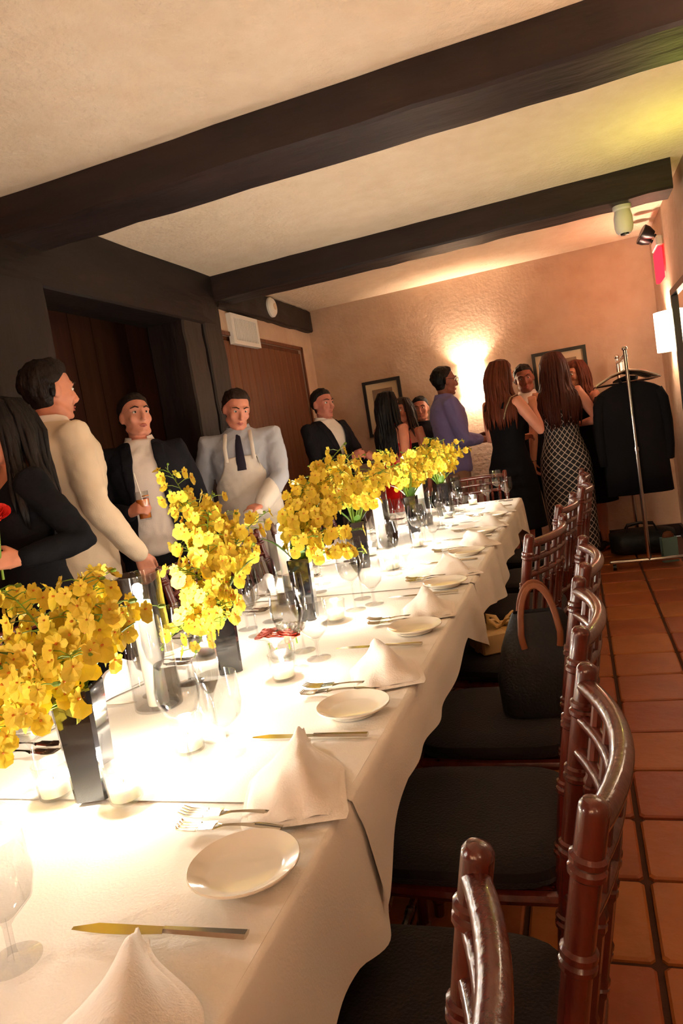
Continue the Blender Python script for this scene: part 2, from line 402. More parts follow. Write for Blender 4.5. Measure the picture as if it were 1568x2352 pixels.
sconce('added unseen half-drum sconce on the near end wall by the recess', (-2.0,YN,1.8), 0, 190, up=True)  # second added uplight behind the camera, also for ceiling brightness
# ------------------------------------------------------------------ table
TXL, TXR, TZ = -1.345, -.402, .75
for k, (y0, y1, lab) in enumerate(((-.85,.99,'banquet table nearest the open aisle end, under the first white cloth'),(1.0,2.44,'banquet table under the middle white cloth'),(2.45,4.775,'long banquet table under the white cloth with the hanging end'))):
    t = thing('banquet_table', lab, 'table', ((TXL+TXR)/2,(y0+y1)/2,0)); w_ = (TXR-TXL)/2; l_ = (y1-y0)/2
    MB().box((-w_+.004,-l_,TZ-.03),(w_-.004,l_,TZ-.002)).build('tabletop','panel',t,smooth=0)
    for sx in (-1,1):
        for sy in (-1,1):
            MB().tube([(sx*(w_-.14),sy*(l_-.22),TZ-.03),(sx*(w_-.10),sy*(l_-.16),0)],.014).build('leg','steel',t)
def cloth(label, y0, y1, drop, far=False, near=False, lift=0, seed=0):
    path = []; st = .016
    def line(a, b_, nrm):
        n = max(2, int((V(b_)-V(a)).length/st))
        for i in range(n): p = V(a).lerp(V(b_), i/n); path.append((p, V(nrm)))
    def corner(cx, cy, a0):
        for i in range(7):
            a = a0-PI/2*i/7; path.append((V((cx+.02*math.cos(a),cy+.02*math.sin(a),0)), V((math.cos(a),math.sin(a),0))))
    z = TZ+.001+lift; b = MB()
    segs = []
    if far:
        line((TXL,y0,0),(TXL,y1-.02,0),(-1,0,0)); corner(TXL+.02,y1-.02,PI); line((TXL+.02,y1,0),(TXR-.02,y1,0),(0,1,0)); corner(TXR-.02,y1-.02,PI/2); line((TXR,y1-.02,0),(TXR,y0-.001,0),(1,0,0)); segs.append(list(path))
    else:
        line((TXL,y0,0),(TXL,y1+.001,0),(-1,0,0)); segs.append(list(path)); path.clear()
        line((TXR,y1,0),(TXR,y0-.001,0),(1,0,0)); segs.append(list(path))
    NR = 11
    for sg in segs:
        n = len(sg); vs = []
        for j in range(NR):
            t = j/(NR-1)
            for i, (p, nr) in enumerate(sg):
                d = drop(p)*max(0,(j-2)/(NR-3)); q = noise.noise(V((p.x*3.1+seed,p.y*3.1,d*2)))
                fold = math.sin(p.y*19+p.x*23+1.7*math.sin(p.y*5.3+seed))*.5+q*.8
                if j == 0: vs.append((p.x-nr.x*.006, p.y-nr.y*.006, z))
                elif j == 1: vs.append((p.x+nr.x*.001, p.y+nr.y*.001, z-.0015))
                else:
                    off = .004+lift*.8+ sm(0,.05,d)*.007 + d*(.10+.11*fold)
                    off = max(off, .003+lift)
                    vs.append((p.x+nr.x*off, p.y+nr.y*off, z-.005-d))
        fs = [(j*n+i, (j+1)*n+i, (j+1)*n+i+1, j*n+i+1) for j in range(NR-1) for i in range(n-1)]
        b.add(vs, fs)
    nx, ny = 24, max(8,int((y1-y0)/.04)); vs = []
    for i in range(ny+1):
        for j in range(nx+1):
            x = TXL+.006+(TXR-TXL-.012)*j/nx; y = y0+(y1-(.006 if far else 0)-y0)*i/ny
            vs.append((x,y,z+ .0012*max(0,noise.noise(V((x*5+seed,y*5,0))))))
    b.add(vs, [(i*(nx+1)+j, i*(nx+1)+j+1, (i+1)*(nx+1)+j+1, (i+1)*(nx+1)+j) for i in range(ny) for j in range(nx)])
    o = b.build('tablecloth','cloth',smooth=180); return tag(o,label,'tablecloth','white cloths over the banquet tables')
tip = lambda y, c, w_, a: a*max(0, 1-abs(y-c)/w_)
cloth('white linen tablecloth with a hanging pointed corner beside the near chairs', -.85, 1.03, lambda p: .165+tip(p.y,1.0,.14,.05)+.012*math.sin(p.y*9), lift=0, seed=1)
cloth('white linen tablecloth over the middle table, short at its sides', .96, 2.45, lambda p: .105+tip(p.y,2.40,.3,.11)+tip(p.y,.98,.25,.06)+.010*math.sin(p.y*8+1), lift=.0035, seed=5)
cloth('white linen tablecloth falling over the end of the table by the standing guests', 2.38, 4.78, lambda p: .14+tip(p.y,2.95,.4,.03)+.13*sm(4.2,4.78,p.y)+.02*math.sin(p.y*7), far=True, lift=.0065, seed=9)
TT = TZ+.0085      # height at which things stand on the cloth

# ------------------------------------------------------------------ chairs
def ringed(p0, p1, r, rings, n=10):
    """turned rod with bamboo rings from p0 to p1"""
    p0 = V(p0); p1 = V(p1); pts = []; rad = []; L = (p1-p0).length
    ev = [(0,r*.9)]
    for t in rings:
        e = .012/L; ev += [(t-e*1.2,r),(t-e*.8,r*1.28),(t-e*.2,r*1.28),(t,r*1.0),(t+e*.2,r*1.28),(t+e*.8,r*1.28),(t+e*1.2,r)]
    ev += [(1,r*.9)]
    for t, q in ev: pts.append(p0.lerp(p1,t)); rad.append(q)
    return MB().tube(pts, rad, n)
def make_chair(name='chiavari_chair'):
    t = thing(name,'chair','chair')
    W2, D2 = .19, .19
    for s in (-1,1):
        ringed((s*(W2+.008),D2+.02,0),(s*(W2-.004),D2-.01,.435),.015,(.12,.45,.8)).build('leg','mahog',t)
    for s in (-1,1):        # back posts run from the floor to the top of the back
        b = MB(); pts=[]; rad=[]
        us = sorted([k/24 for k in range(25)]+[z_/.915+d_ for z_ in (.08,.20,.32,.52,.64,.76,.86) for d_ in (-.014,-.010,-.004,.0,.004,.010,.014)])
        for u in us:
            z = .915*u; y = -.19-.03*abs(u-.46)*(1 if u<.46 else 0)*2 - (.085*((u-.46)/.54)**1.3 if u>.46 else 0)
            dd = min(abs(u-z_/.915) for z_ in (.08,.20,.32,.52,.64,.76,.86)); pts.append((s*(W2-.002), y, z)); rad.append(.0155 if dd > .0105 else .0160 if dd < .002 else .0192)
        pts += [(s*(W2-.002),-.2765,.920),(s*(W2-.002),-.278,.925),(s*(W2-.002),-.279,.928)]; rad += [.0152,.012,.005]
        b.tube(pts, rad, 16); b.build('back_post','mahog',t)
    def by(z): u = z/.915; return -.19-(.085*((u-.46)/.54)**1.3 if u>.46 else 0)
    def rail(z, r, nm, flat=1.0, tall=0):
        pts = []
        for k in range(17):
            q = -1+2*k/16; pts.append((q*(W2-.004), by(z)-.038*(1-q*q), z+tall*(1-q*q)))
        MB().tube(pts, r, 14, flat=1.0).build(nm,'mahog',t)
    rail(.895,.014,'top_rail'); rail(.845,.011,'rail'); rail(.795,.011,'rail'); rail(.565,.011,'rail')
    for k in range(6):
        q = -.75+1.5*k/5; x = q*(W2-.004)
        ringed((x,by(.56)-.038*(1-q*q),.562),(x,by(.89)-.038*(1-q*q),.89),.0085,(.25,.62),8).build('spindle','mahog',t)
    fr = MB()
    fr.tube([(-W2,-D2,.425),(-W2-.01,0,.428),(-W2,D2,.43)],.014,8); fr.tube([(W2,-D2,.425),(W2+.01,0,.428),(W2,D2,.43)],.014,8)
    fr.tube([(-W2,D2,.43),(0,D2+.015,.43),(W2,D2,.43)],.014,8); fr.tube([(-W2,-D2,.425),(W2,-D2,.425)],.014,8)
    fr.box((-W2,-D2,.425),(W2,D2,.438)); fr.build('seat_frame','mahog',t)
    for z in (.15,.27):
        for s in (-1,1): ringed((s*W2,-D2-.015,z),(s*(W2+.004),D2+.008,z),.009,(.5,),8).build('stretcher','mahog',t)
        ringed((-W2,D2+.008,z+.03),(W2,D2+.008,z+.03),.009,(.3,.7),8).build('stretcher','mahog',t)
    ringed((-W2,-D2-.015,.2),(W2,-D2-.015,.2),.009,(.3,.7),8).build('stretcher','mahog',t)
    rings = []
    for z, k in ((.438,.90),(.445,.99),(.462,1.03),(.478,1.01),(.487,.92),(.490,.7)):
        ring = []
        for i in range(28):
            a = 2*PI*i/28; ca, sa = math.cos(a), math.sin(a); e = .42
            ring.append((math.copysign(abs(ca)**e,ca)*.205*k, math.copysign(abs(sa)**e,sa)*.205*k+.004, z))
        rings.append(ring)
    MB().loft(rings).build('cushion','cushion',t)
    return t
ch0 = make_chair()
# local +Y is the sitting direction; a chair on the aisle side faces -X -> rz = +90 deg
def chair(x_back, yc, turn, label, group=None):
    """x_back: where the top rail stands"""
    rz = PI/2+turn; dx, dy = -math.sin(rz), math.cos(rz)      # world direction of local +Y
    loc = (x_back+dx*.275, yc+dy*.275, 0)
    if not chair.used: chair.used = True; ch0.location = loc; ch0.rotation_euler = (0,0,rz); ch0['label'] = label; o = ch0
    else: o = dup(ch0, None, loc, rz, label)
    if group: o['group'] = group
    return o
chair.used = False
GA = 'mahogany chairs along the aisle'
chair(-.135,.405,-.03,'mahogany spindle-back chair pushed closest to the table, before the hanging cloth corner',GA)
chair(-.028,.86,.0,'mahogany spindle-back chair with a bare dark seat beside the hanging cloth corner',GA)
chair(-.035,1.42,.0,'mahogany spindle-back chair with a bare dark seat, next to the one with the tote bag',GA)
chair(-.02,1.93,.0,'mahogany spindle-back chair with a navy tote bag on its seat',GA)
chair(-.13,2.42,-.26,'mahogany spindle-back chair turned askew, with a cream gift on its seat',GA)
chair(-.075,3.05,-.14,'mahogany spindle-back chair slightly turned, next beyond the chair with the gift',GA)
chair(-.0,3.62,-.05,'mahogany spindle-back chair second from the table end with the guests',GA)
chair(.0,4.22,-.0,'mahogany spindle-back chair at the table end by the woman in the patterned dress',GA)
GL = 'mahogany chairs along the far side of the table'
for y in (.52,1.06,1.62,2.6,3.15,3.72,4.26):
    chair(-1.635,y,PI,'mahogany spindle-back chair pushed in on the side of the table by the posts',GL)
chair(-.70,5.10,PI/2,'mahogany spindle-back chair at the head of the table',None)
bpy.context.view_layer.update()

# ------------------------------------------------------------------ place settings
def plate_mesh(r):
    return MB().lathe([(0,.004),(r*.5,.004),(r*.56,.003),(r*.60,.0),(r*.66,.0),(r*.70,.004),(r*.86,.010),(r,.0155),(r*1.0,.0175),(r*.985,.0185),(r*.84,.013),(r*.70,.008),(r*.62,.0065),(0,.0065)],40).mesh('bread_plate')
PLM = plate_mesh(.076)
def fork_mesh(L):
    b = MB(); n = 14; prof = []
    for k in range(n+1):        # handle and neck, along +Y (tines forward)
        u = k/n; y = -L*.5+L*.62*u; w_ = .0085-.0055*sm(.15,.85,u); 
        if u > .9: w_ = .004+.007*(u-.9)/.1
        prof.append((y,w_,.003+.012*math.sin(PI*min(1,u*.95))*(.4)))
    rings = [[(-w_,y,z),(0,y,z-.0012),(w_,y,z),(0,y,z+.0022)] for y,w_,z in prof]; b.loft(rings)
    y0 = L*.12; 
    rings = []
    for u in (0,.5,1): y = y0+.03*u; w_ = .011+.002*u; z = .006-.003*u; rings.append([(-w_,y,z),(0,y,z-.003),(w_,y,z),(0,y,z+.001)])
    b.loft(rings)
    for k in range(4):
        x = -.0105+.007*k; pts = [(x,y0+.028,.003),(x,y0+.045,.0025),(x,y0+.06,.004),(x*.96,L*.5-.004,.009)]
        b.tube(pts,[.0022,.0021,.0019,.001],6)
    return b.mesh('fork')
def knife_mesh(L):
    b = MB(); rings = []
    for k in range(9):
        u = k/8; y = -L*.5+L*.46*u; w_ = .0085-.003*u; rings.append([(-w_,y,.004),(-w_*.5,y,.0015),(w_*.5,y,.0015),(w_,y,.004),(w_*.5,y,.0075),(-w_*.5,y,.0075)])
    b.loft(rings); rings = []
    for k in range(9):
        u = k/8; y = -L*.04+L*.54*u; wl = -.006-.005*math.sin(PI*min(1,u*.9)); wr = .006-(.009*sm(.75,1,u)); t_ = .0012
        rings.append([(wl,y,.003),(wr,y,.003-t_),(wr,y,.003+t_),(wl,y,.0036)])
    b.loft(rings); return b.mesh('knife')
FKM, FSM, KNM = fork_mesh(.20), fork_mesh(.175), knife_mesh(.235)
def napkin_mesh(seed):
    """folded linen napkin: low flat layers with a pointed end and one standing diagonal fold; local +Y runs to the pointed end, +X towards the sitter's edge"""
    nu, nv = 30, 22; b = MB()
    for lay, (k, dz) in enumerate(((1.0,.0),(.93,.004))):
        vs = []
        for i in range(nu+1):
            u = i/nu; y = (-.145+.30*u)*k
            half = .082*(1-.90*sm(.52,1.0,u))*(.93+.07*sm(0,.06,u))*k
            for j in range(nv+1):
                v_ = -1+2*j/nv; x = v_*half+.012*math.sin(u*2.6+seed)
                c = .05+.25*(1-u); d = v_-c
                ridge = (math.exp(-(d/.70)**2) if d < 0 else math.exp(-(d/.30)**2))*.044*sm(.02,.30,u)*(1-.55*sm(.80,1,u)) if lay else 0
                wr = .0022*math.sin(v_*9+u*5+seed)*(1-abs(v_))*lay
                z = .0012+.0035*(1-abs(v_)**8)*sm(0,.04,u)+dz*(1-abs(v_)**10)+ridge+wr+.0025*noise.noise(V((u*5+seed,v_*3,lay)))*lay
                vs.append((x,y,max(.0008,z)))
        n = nv+1; b.add(vs,[(i*n+j,i*n+j+1,(i+1)*n+j+1,(i+1)*n+j) for i in range(nu) for j in range(nv)])
    return b.mesh('napkin')
NPM = [napkin_mesh(k*3.3) for k in range(3)]
def glass_mesh(prof, n=28): return MB().lathe(prof,n,closed=True).mesh('glass')
WINE = glass_mesh([(.0005,.0),(.034,.0),(.034,.002),(.006,.006),(.0038,.02),(.0036,.085),(.008,.095),(.03,.112),(.040,.138),(.0405,.160),(.033,.205),(.032,.205),(.0393,.160),(.0388,.139),(.029,.1145),(.008,.099),(.0005,.098)])
WATER = glass_mesh([(.0005,.0),(.032,.0),(.032,.002),(.007,.006),(.005,.014),(.005,.045),(.012,.054),(.034,.075),(.040,.10),(.0375,.155),(.0365,.155),(.0388,.10),(.033,.0765),(.011,.056),(.0005,.055)])
FLUTE = glass_mesh([(.0005,.0),(.030,.0),(.030,.002),(.005,.006),(.0035,.02),(.0035,.08),(.008,.092),(.022,.12),(.0265,.155),(.024,.215),(.023,.215),(.0255,.155),(.021,.121),(.007,.095),(.0005,.094)])
SY = [.48,1.01,1.545,2.08,2.61,3.15,3.68,4.21]
names = ['before the bare chair closest to the table','beside the hanging cloth corner','by the chair next to the tote bag','beside the chair with the navy tote','by the chair turned askew','one seat beyond the chair with the gift','second seat from the end with the guests','at the seat closest to the table end']
def setting(y, side, lab, grp, k):
    """side=+1 aisle side, -1 far side"""
    ex = TXR if side > 0 else TXL; rz = PI/2 if side > 0 else -PI/2
    def at(along, inward, z=TT): return (ex-side*inward, y+side*along, z)
    r = random.Random(k*7+side); j = lambda a=.006: r.uniform(-a,a)
    tag(obj('napkin',NPM[k%3],'napkin',None,(ex-side*(.098+j(.006)),y+side*.012+j(),TT),.36+j(.08)+(0 if side > 0 else PI),smooth=180),'white folded linen napkin '+lab,'napkin',grp+' napkins')
    tag(obj('bread_plate',PLM,'ceramic',None,at(-.235+j(),.085+j(),TT),0),'white bread plate '+lab,'plate',grp+' plates')
    tag(obj('dinner_fork',FKM,'steel',None,at(-.098,.165+j(),TT+.002),rz+j(.06)-.05*side),'steel dinner fork '+lab,'fork',grp+' dinner forks')
    tag(obj('salad_fork',FSM,'steel',None,at(-.135,.16+j(),TT+.002),rz+j(.06)),'small steel salad fork '+lab,'fork',grp+' salad forks')
    tag(obj('table_knife',KNM,'steel',None,at(.178,.145+j(),TT),rz+j(.05)),'steel table knife '+lab,'knife',grp+' knives')
    for nm, me, al, inn in (('water_glass',WATER,.115,.29),('wine_glass',WINE,.04,.335),('champagne_flute',FLUTE,.19,.355)):
        if side > 0 and k == 0 and nm != 'water_glass': continue
        tag(obj(nm,me,'glass',None,at(al+j(.012),inn+j(.012),TT),0),'clear stemmed '+nm.replace('_',' ')+' '+lab,'glass',grp+' glasses')
for k, y in enumerate(SY):
    setting(y, 1, names[k], 'aisle side', k)
    setting(y+.02, -1, 'on the side of the table by the posts', 'far side', k+20)
for x, y, me, nm in ((-.53,4.70,WINE,'wine_glass'),(-.60,4.66,WATER,'water_glass'),(-.80,4.70,WINE,'wine_glass'),(-.90,4.66,WATER,'water_glass'),(-.47,4.66,WATER,'water_glass')):
    tag(obj(nm,me,'glass',None,(x,y,TT)),'clear stemmed '+nm.replace('_',' ')+' at the head of the table','glass','glasses at the head of the table')

# ------------------------------------------------------------------ candles
def flame_mesh(h):
    return MB().lathe([(.0004,0),(h*.13,h*.1),(h*.19,h*.28),(h*.15,h*.52),(h*.07,h*.8),(.0004,h)],10).mesh('flame')
F1, F2 = flame_mesh(.045), flame_mesh(.026)
WAXT = MB().lathe([(0,0),(.0245,0),(.025,.004),(.0248,.235),(.0235,.245),(.019,.243),(.010,.236),(0,.234)],24).mesh('candle_wax')
HUR = MB().lathe([(.001,0),(.055,0),(.056,.003),(.056,.315),(.0575,.318),(.0545,.318),(.0535,.315),(.0535,.006),(.001,.006)],32,closed=True).mesh('glass_cylinder')
WK = MB().tube([(0,0,0),(.0008,0,.008),(.002,.001,.014)],.0012,6).mesh('wick')
def hurricane(x, y, lab, dz=0):
    t = thing('hurricane_candle','tall white candle in glass cylinder '+lab,'candle',(x,y,TT),0,'tall candles along the table')
    obj('glass_cylinder',HUR,'glass',t)
    wx = obj('candle_wax',WAXT,'wax',t,(0,0,.0062)); obj('wick',WK,'wick',wx,(0,0,.234))
    obj('flame',F1,'flame',t,(0.001,0,.250),smooth=180)
    lamp('candle_light',(0,0,.285),FLAME_W,CANDLE,.012,t)
def votive(x, y, lab):
    t = thing('votive_candle','lit glass votive '+lab,'candle',(x,y,TT),0,'votive candles along the table')
    obj('glass_cup',VOT,'votglass',t); wx = obj('candle_wax',VWX,'wax',t,(0,0,.0062)); obj('wick',WK,'wick',wx,(0,0,.026))
    obj('flame',F2,'flame',t,(.001,0,.038),smooth=180)
    lamp('votive_light',(0,0,.062),VOTIVE_W,CANDLE,.01,t)
VOT = MB().lathe([(.001,0),(.026,0),(.028,.003),(.033,.062),(.0335,.064),(.0315,.064),(.0265,.006),(.001,.006)],24,closed=True).mesh('glass_cup')
VWX = MB().lathe([(0,0),(.0255,0),(.0268,.026),(.018,.027),(0,.026)],20).mesh('votive_wax')
for x, y, lab in ((-1.0,1.375,'between the two nearest black vases'),(-1.045,2.33,'before the waiter in the white apron'),(-.956,3.3,'halfway between the guests and the waiter'),(-.885,3.95,'beside the black vase near the table end'),(-.845,4.47,'closest to the head of the table'),(-1.02,.42,'at the near end beyond the first black vase')):
    hurricane(x,y,lab)
for x, y, lab in ((-.952,.965,'on the post side of the first black vase'),(-.795,.955,'on the aisle side of the first black vase'),(-.778,1.14,'just past the first black vase'),(-.738,1.52,'beside the low pink flowers'),(-.771,2.025,'beside the second slim vase'),(-.77,2.75,'between the slim vases halfway along'),(-.969,3.13,'by the halfway tall candle'),(-.768,3.24,'on the aisle side of the halfway tall candle'),(-.775,4.15,'beside the vase near the table end'),(-.70,4.68,'at the head of the table'),(-1.08,1.75,'on the post side of the tall yellow orchids'),(-1.1,2.6,'on the post side of the waiter candle'),(-1.06,3.85,'on the post side near the table end')):
    votive(x,y,lab)

# ------------------------------------------------------------------ vases and orchids
def vase(x, y, h, wt, wb, lab, rz=.3):
    rings = []
    def sq(w_, z, c=.006): return [(-w_+c,-w_,z),(w_-c,-w_,z),(w_,-w_+c,z),(w_,w_-c,z),(w_-c,w_,z),(-w_+c,w_,z),(-w_,w_-c,z),(-w_,-w_+c,z)]
    rings = [sq(wb,0),sq(wb,.004),sq(wt,h-.004),sq(wt-.002,h),sq(wt-.007,h),sq(wt-.009,h-.03)]
    return tag(MB().loft(rings).build('flower_vase','blackvase',None,(x,y,TT),rz),'slim square black vase '+lab,'vase','slim black vases along the table')
def petal_mesh(kind):
    """orchid-like blossom facing +Z: ruffled lip, two side petals, three small sepals"""
    b = MB(); r = random.Random(kind)
    def petal(a, L, w_, cup, mi=0):
        c_, s_ = math.cos(a), math.sin(a); pts = [(0,-.12),(.35,-w_),(.8,-w_*.8),(1.0,0),(.8,w_*.8),(.35,w_),(0,.12)]
        vs = [(0,0,.0)]
        for u, v_ in pts:
            x, y = u*L, v_*L; vs.append((x*c_-y*s_, x*s_+y*c_, cup*L*(u*u)+.12*L*abs(v_)*(1 if u > .3 else 0)+r.uniform(-.002,.002)))
        b.add(vs,[(0,i,i+1) for i in range(1,7)],mi)
    petal(-PI/2,.030,.62,.12)             # broad lip
    petal(-PI/2+.75,.021,.5,.2); petal(-PI/2-.75,.021,.5,.2)
    petal(.35,.019,.42,.3); petal(PI-.35,.019,.42,.3); petal(PI/2,.018,.36,.35)
    b.ball((0,0,.003),(.0026,.0026,.004),6,mi=1)
    return b.mesh('blossom')
BLS = [petal_mesh(k) for k in range(4)]
for me in BLS:
    me.materials.append(MT['yellow']); me.materials.append(MT['orangey'])
def raw(name, me, parent, loc, eul, sc=1.0):
    o = bpy.data.objects.new(name, me); C.objects.link(o); o.parent = parent; o.location = loc; o.rotation_euler = eul; o.scale = (sc,sc,sc); return o
BUD = MB().ball((0,0,0),(.0045,.0045,.008),6).mesh('bud'); BUD.materials.append(MT['stem'])
def leaf_mesh(L, w_):
    b = MB(); vs = []; 
    for i in range(7):
        u = i/6; k = w_*math.sin(PI*min(1,u*.93+.07)); z = L*.18*math.sin(u*2.2)
        vs += [(-k,u*L,z+k*.3),(0,u*L,z),(k,u*L,z+k*.3)]
    fs = []
    for i in range(6): fs += [(i*3,i*3+1,i*3+4,i*3+3),(i*3+1,i*3+2,i*3+5,i*3+4)]
    b.add(vs,fs); m_ = b.mesh('leaf'); m_.materials.append(MT['leaf']); return m_
LFM = [leaf_mesh(.13,.016),leaf_mesh(.09,.018)]
def spray(base, tipv, bulge, nb, lab, grp, rnd, pale=0, bs=1.0):
    """one orchid spray: arching stem from the vase mouth to its tip with blossoms on short stalks"""
    base = V(base); tv = V(tipv); mid = base.lerp(tv,.5)+V(bulge)
    t = thing('orchid_spray',lab,'flower',base,0,grp)
    def P(u): return (1-u)**2*V((0,0,0))+2*u*(1-u)*(mid-base)+u*u*(tv-base)
    b = MB(); b.tube([P(k/14) for k in range(15)],[.0028-.0018*k/14 for k in range(15)],6)
    bl = []
    for k in range(nb):
        u = .30+.66*k/max(1,nb-1); p = P(u); a = k*2.4+rnd.uniform(-.5,.5); L = (.042*(1-.5*u)+.012)*rnd.uniform(.7,1.3)
        d = V((math.cos(a),math.sin(a),rnd.uniform(-.2,.5))).normalized(); q = p+d*L
        b.tube([p,p.lerp(q,.5)+V((0,0,.004)),q],[.0011,.001,.0009],4); bl.append((q,d,u))
    b.build('stem','stem',t)
    for q, d, u in bl:
        if u > .93: raw('bud',BUD,t,q,d.to_track_quat('Z','Y').to_euler(),rnd.uniform(.8,1.2)); continue
        dd = (d+V((rnd.uniform(-.3,.8),rnd.uniform(-.8,.1),rnd.uniform(-.2,.4)))).normalized()
        e = (dd.to_track_quat('Z','Y').to_matrix() @ Matrix.Rotation(rnd.uniform(-.6,.6),3,'Z')).to_euler()
        raw('blossom',BLS[rnd.randrange(4)],t,q,e,bs*rnd.uniform(.8,1.2)*(1.1-.35*u))
    return t
def bouquet(vx, vy, vh, n, spread, height, lab, seed, tips=None, nb=15, lean=(0,0,0), bs=1.0, leaves=4):
    r = random.Random(seed); top = V((vx,vy,TT+vh-.012)); gl = 'orchid sprays '+lab
    full = 'yellow orchid spray '+lab
    if tips is None:
        tips = []
        for k in range(n):
            a = 2*PI*k/n+r.uniform(-.3,.3); s_ = spread*math.sqrt(r.uniform(.15,1)); tips.append((vx+math.cos(a)*s_+lean[0], vy+math.sin(a)*s_+lean[1], TT+vh+height*r.uniform(.45,1.0)))
    for k, tp in enumerate(tips):
        a = 2*PI*k/len(tips); o_ = V((math.cos(a)*.016,math.sin(a)*.016,0))
        d = V(tp)-top; spray(top+o_,tp,(d.x*-.25,d.y*-.25,abs(d.z)*.12+.035),nb,full,gl,r,bs=bs)
    for k in range(leaves):
        a = 2*PI*k/leaves+.5; t_ = V((math.cos(a),math.sin(a),.7)); q = t_.to_track_quat('Y','Z').to_euler()
        o = raw('orchid_leaf',LFM[k%2],None,top+V((math.cos(a)*.012,math.sin(a)*.012,-.004)),q,r.uniform(.8,1.2)); tag(o,'green leaf among orchids '+lab,'leaf','green leaves '+lab)
LV = ['in the first black vase between two votives','in the vase by the low pink flowers','in the vase beside the waiter','in the vase halfway along the table','in the vase near the table end','in the last vase by the head of the table']
vase(-.872,.975,.20,.037,.030,'with two votives at its foot')
vase(-.925,1.60,.20,.036,.030,'behind the low pink flowers',.5)
vase(-.885,2.075,.20,.036,.030,'in front of the waiter in the apron',.2)
vase(-.93,2.86,.20,.036,.030,'halfway along the table',.4)
vase(-.885,3.72,.20,.036,.030,'near the far table end',.1)
vase(-.825,4.30,.20,.036,.030,'closest to the head of the table',.6)
bouquet(-.872,.975,.20,0,0,0,LV[0],1,tips=[(-.87+math.cos(a)*r_-.04,.975+math.sin(a)*r_,TT+.20+z_) for a,r_,z_ in ((.2,.14,.13),(.8,.17,.10),(1.4,.15,.17),(2.0,.16,.14),(2.6,.19,.16),(3.1,.20,.08),(3.6,.22,.0),(4.1,.21,-.05),(4.6,.18,-.04),(5.2,.15,.04),(5.7,.13,.07),(2.9,.12,.18),(3.9,.15,.06),(.5,.08,.18),(4.4,.24,-.09))],nb=22,bs=.98)
bouquet(-.925,1.60,.20,0,0,0,LV[1],2,tips=[(-1.16,1.84,1.31),(-1.12,1.78,1.24),(-1.06,1.74,1.20),(-1.02,1.70,1.13),(-.97,1.82,1.16),(-.92,1.78,1.08),(-1.1,1.72,1.10),(-.86,1.72,1.06),(-.99,1.52,1.05),(-.90,1.50,.98),(-1.03,1.86,1.22),(-.94,1.66,1.18),(-1.0,1.6,.96),(-.86,1.86,1.14),(-.90,1.40,.86),(-.96,1.36,.90),(-.84,1.44,.92)],nb=19)
bouquet(-.885,2.075,.20,0,0,0,LV[2],3,tips=[(x+.035,y,z+.05) for x,y,z in [(-.92,2.25,1.10),(-.86,2.3,1.21),(-.80,2.35,1.24),(-.74,2.4,1.20),(-.68,2.3,1.13),(-.78,2.2,1.06),(-.95,2.2,1.0),(-.88,2.15,1.14),(-.73,2.2,.96),(-.82,2.25,1.15),(-.95,2.3,1.15),(-.66,2.45,1.14),(-.84,2.0,.98),(-.80,2.45,1.18),(-.70,2.1,.90)]],nb=19)
bouquet(-.93,2.86,.20,14,.23,.30,LV[3],4,nb=18,lean=(.07,0,0))
bouquet(-.885,3.72,.20,14,.22,.30,LV[4],5,nb=18,lean=(.02,0,0))
bouquet(-.825,4.30,.20,13,.20,.26,LV[5],6,nb=17,lean=(.02,0,0))
# low posy of pink and white blooms in a small cup
def rose_mesh(R, seed):
    b = MB(); r = random.Random(seed)
    for lay in range(4):
        n = 3+lay; rr = R*(.25+.25*lay); hh = R*(.95-.14*lay)
        for k in range(n):
            a0 = 2*PI*k/n+lay*.7; vs = []
            for i in range(4):
                u = i/3
                for j in range(5):
                    v_ = -1+j/2; a = a0+v_*PI/n*1.15; q = rr*(.35+.65*u)*(1+.1*u*(lay>1)); vs.append((q*math.cos(a),q*math.sin(a),hh*u*(1-.12*v_*v_)-R*.1+r.uniform(-.001,.001)))
            b.add(vs,[(i*5+j,i*5+j+1,(i+1)*5+j+1,(i+1)*5+j) for i in range(3) for j in range(4)])
    b.ball((0,0,0),(R*.3,R*.3,R*.55),8)
    return b.mesh('bloom')
RSE = [rose_mesh(.03,k) for k in range(3)]
def rose(x, y, z, m, lab, grp, k, tilt=(0,0,0), sc=1.0):
    me = RSE[k%3].copy(); t = thing('rose',lab,'flower',(x,y,z),0,grp)
    o = obj('bloom',me,m,t,smooth=180); o.rotation_euler = tilt; o.scale = (sc,)*3
    MB().tube([(0,0,-.002),(.002,0,-.03)],.0022,6).build('stem','stem',t)
cup = tag(MB().lathe([(.001,0),(.03,0),(.034,.01),(.036,.05),(.034,.052),(.032,.05),(.03,.012),(.001,.01)],24,(0,0,0),closed=True).build('flower_cup','glass',None,(-.80,1.66,TT)),'low clear cup holding pink and white roses','cup')
for k, (dx,dy,dz,m) in enumerate(((-.03,-.01,.066,'pink'),(.028,-.012,.062,'coral'),(0,.03,.07,'whitepet'),(.0,-.032,.06,'pink'),(.034,.025,.066,'whitepet'))):
    rose(-.80+dx,1.66+dy,TT+dz,m,{'pink':'pink','coral':'coral','whitepet':'white'}[m]+' rose in the low clear cup by the tall orchids','roses in the low cup',k,(dy*-8,dx*8,k))
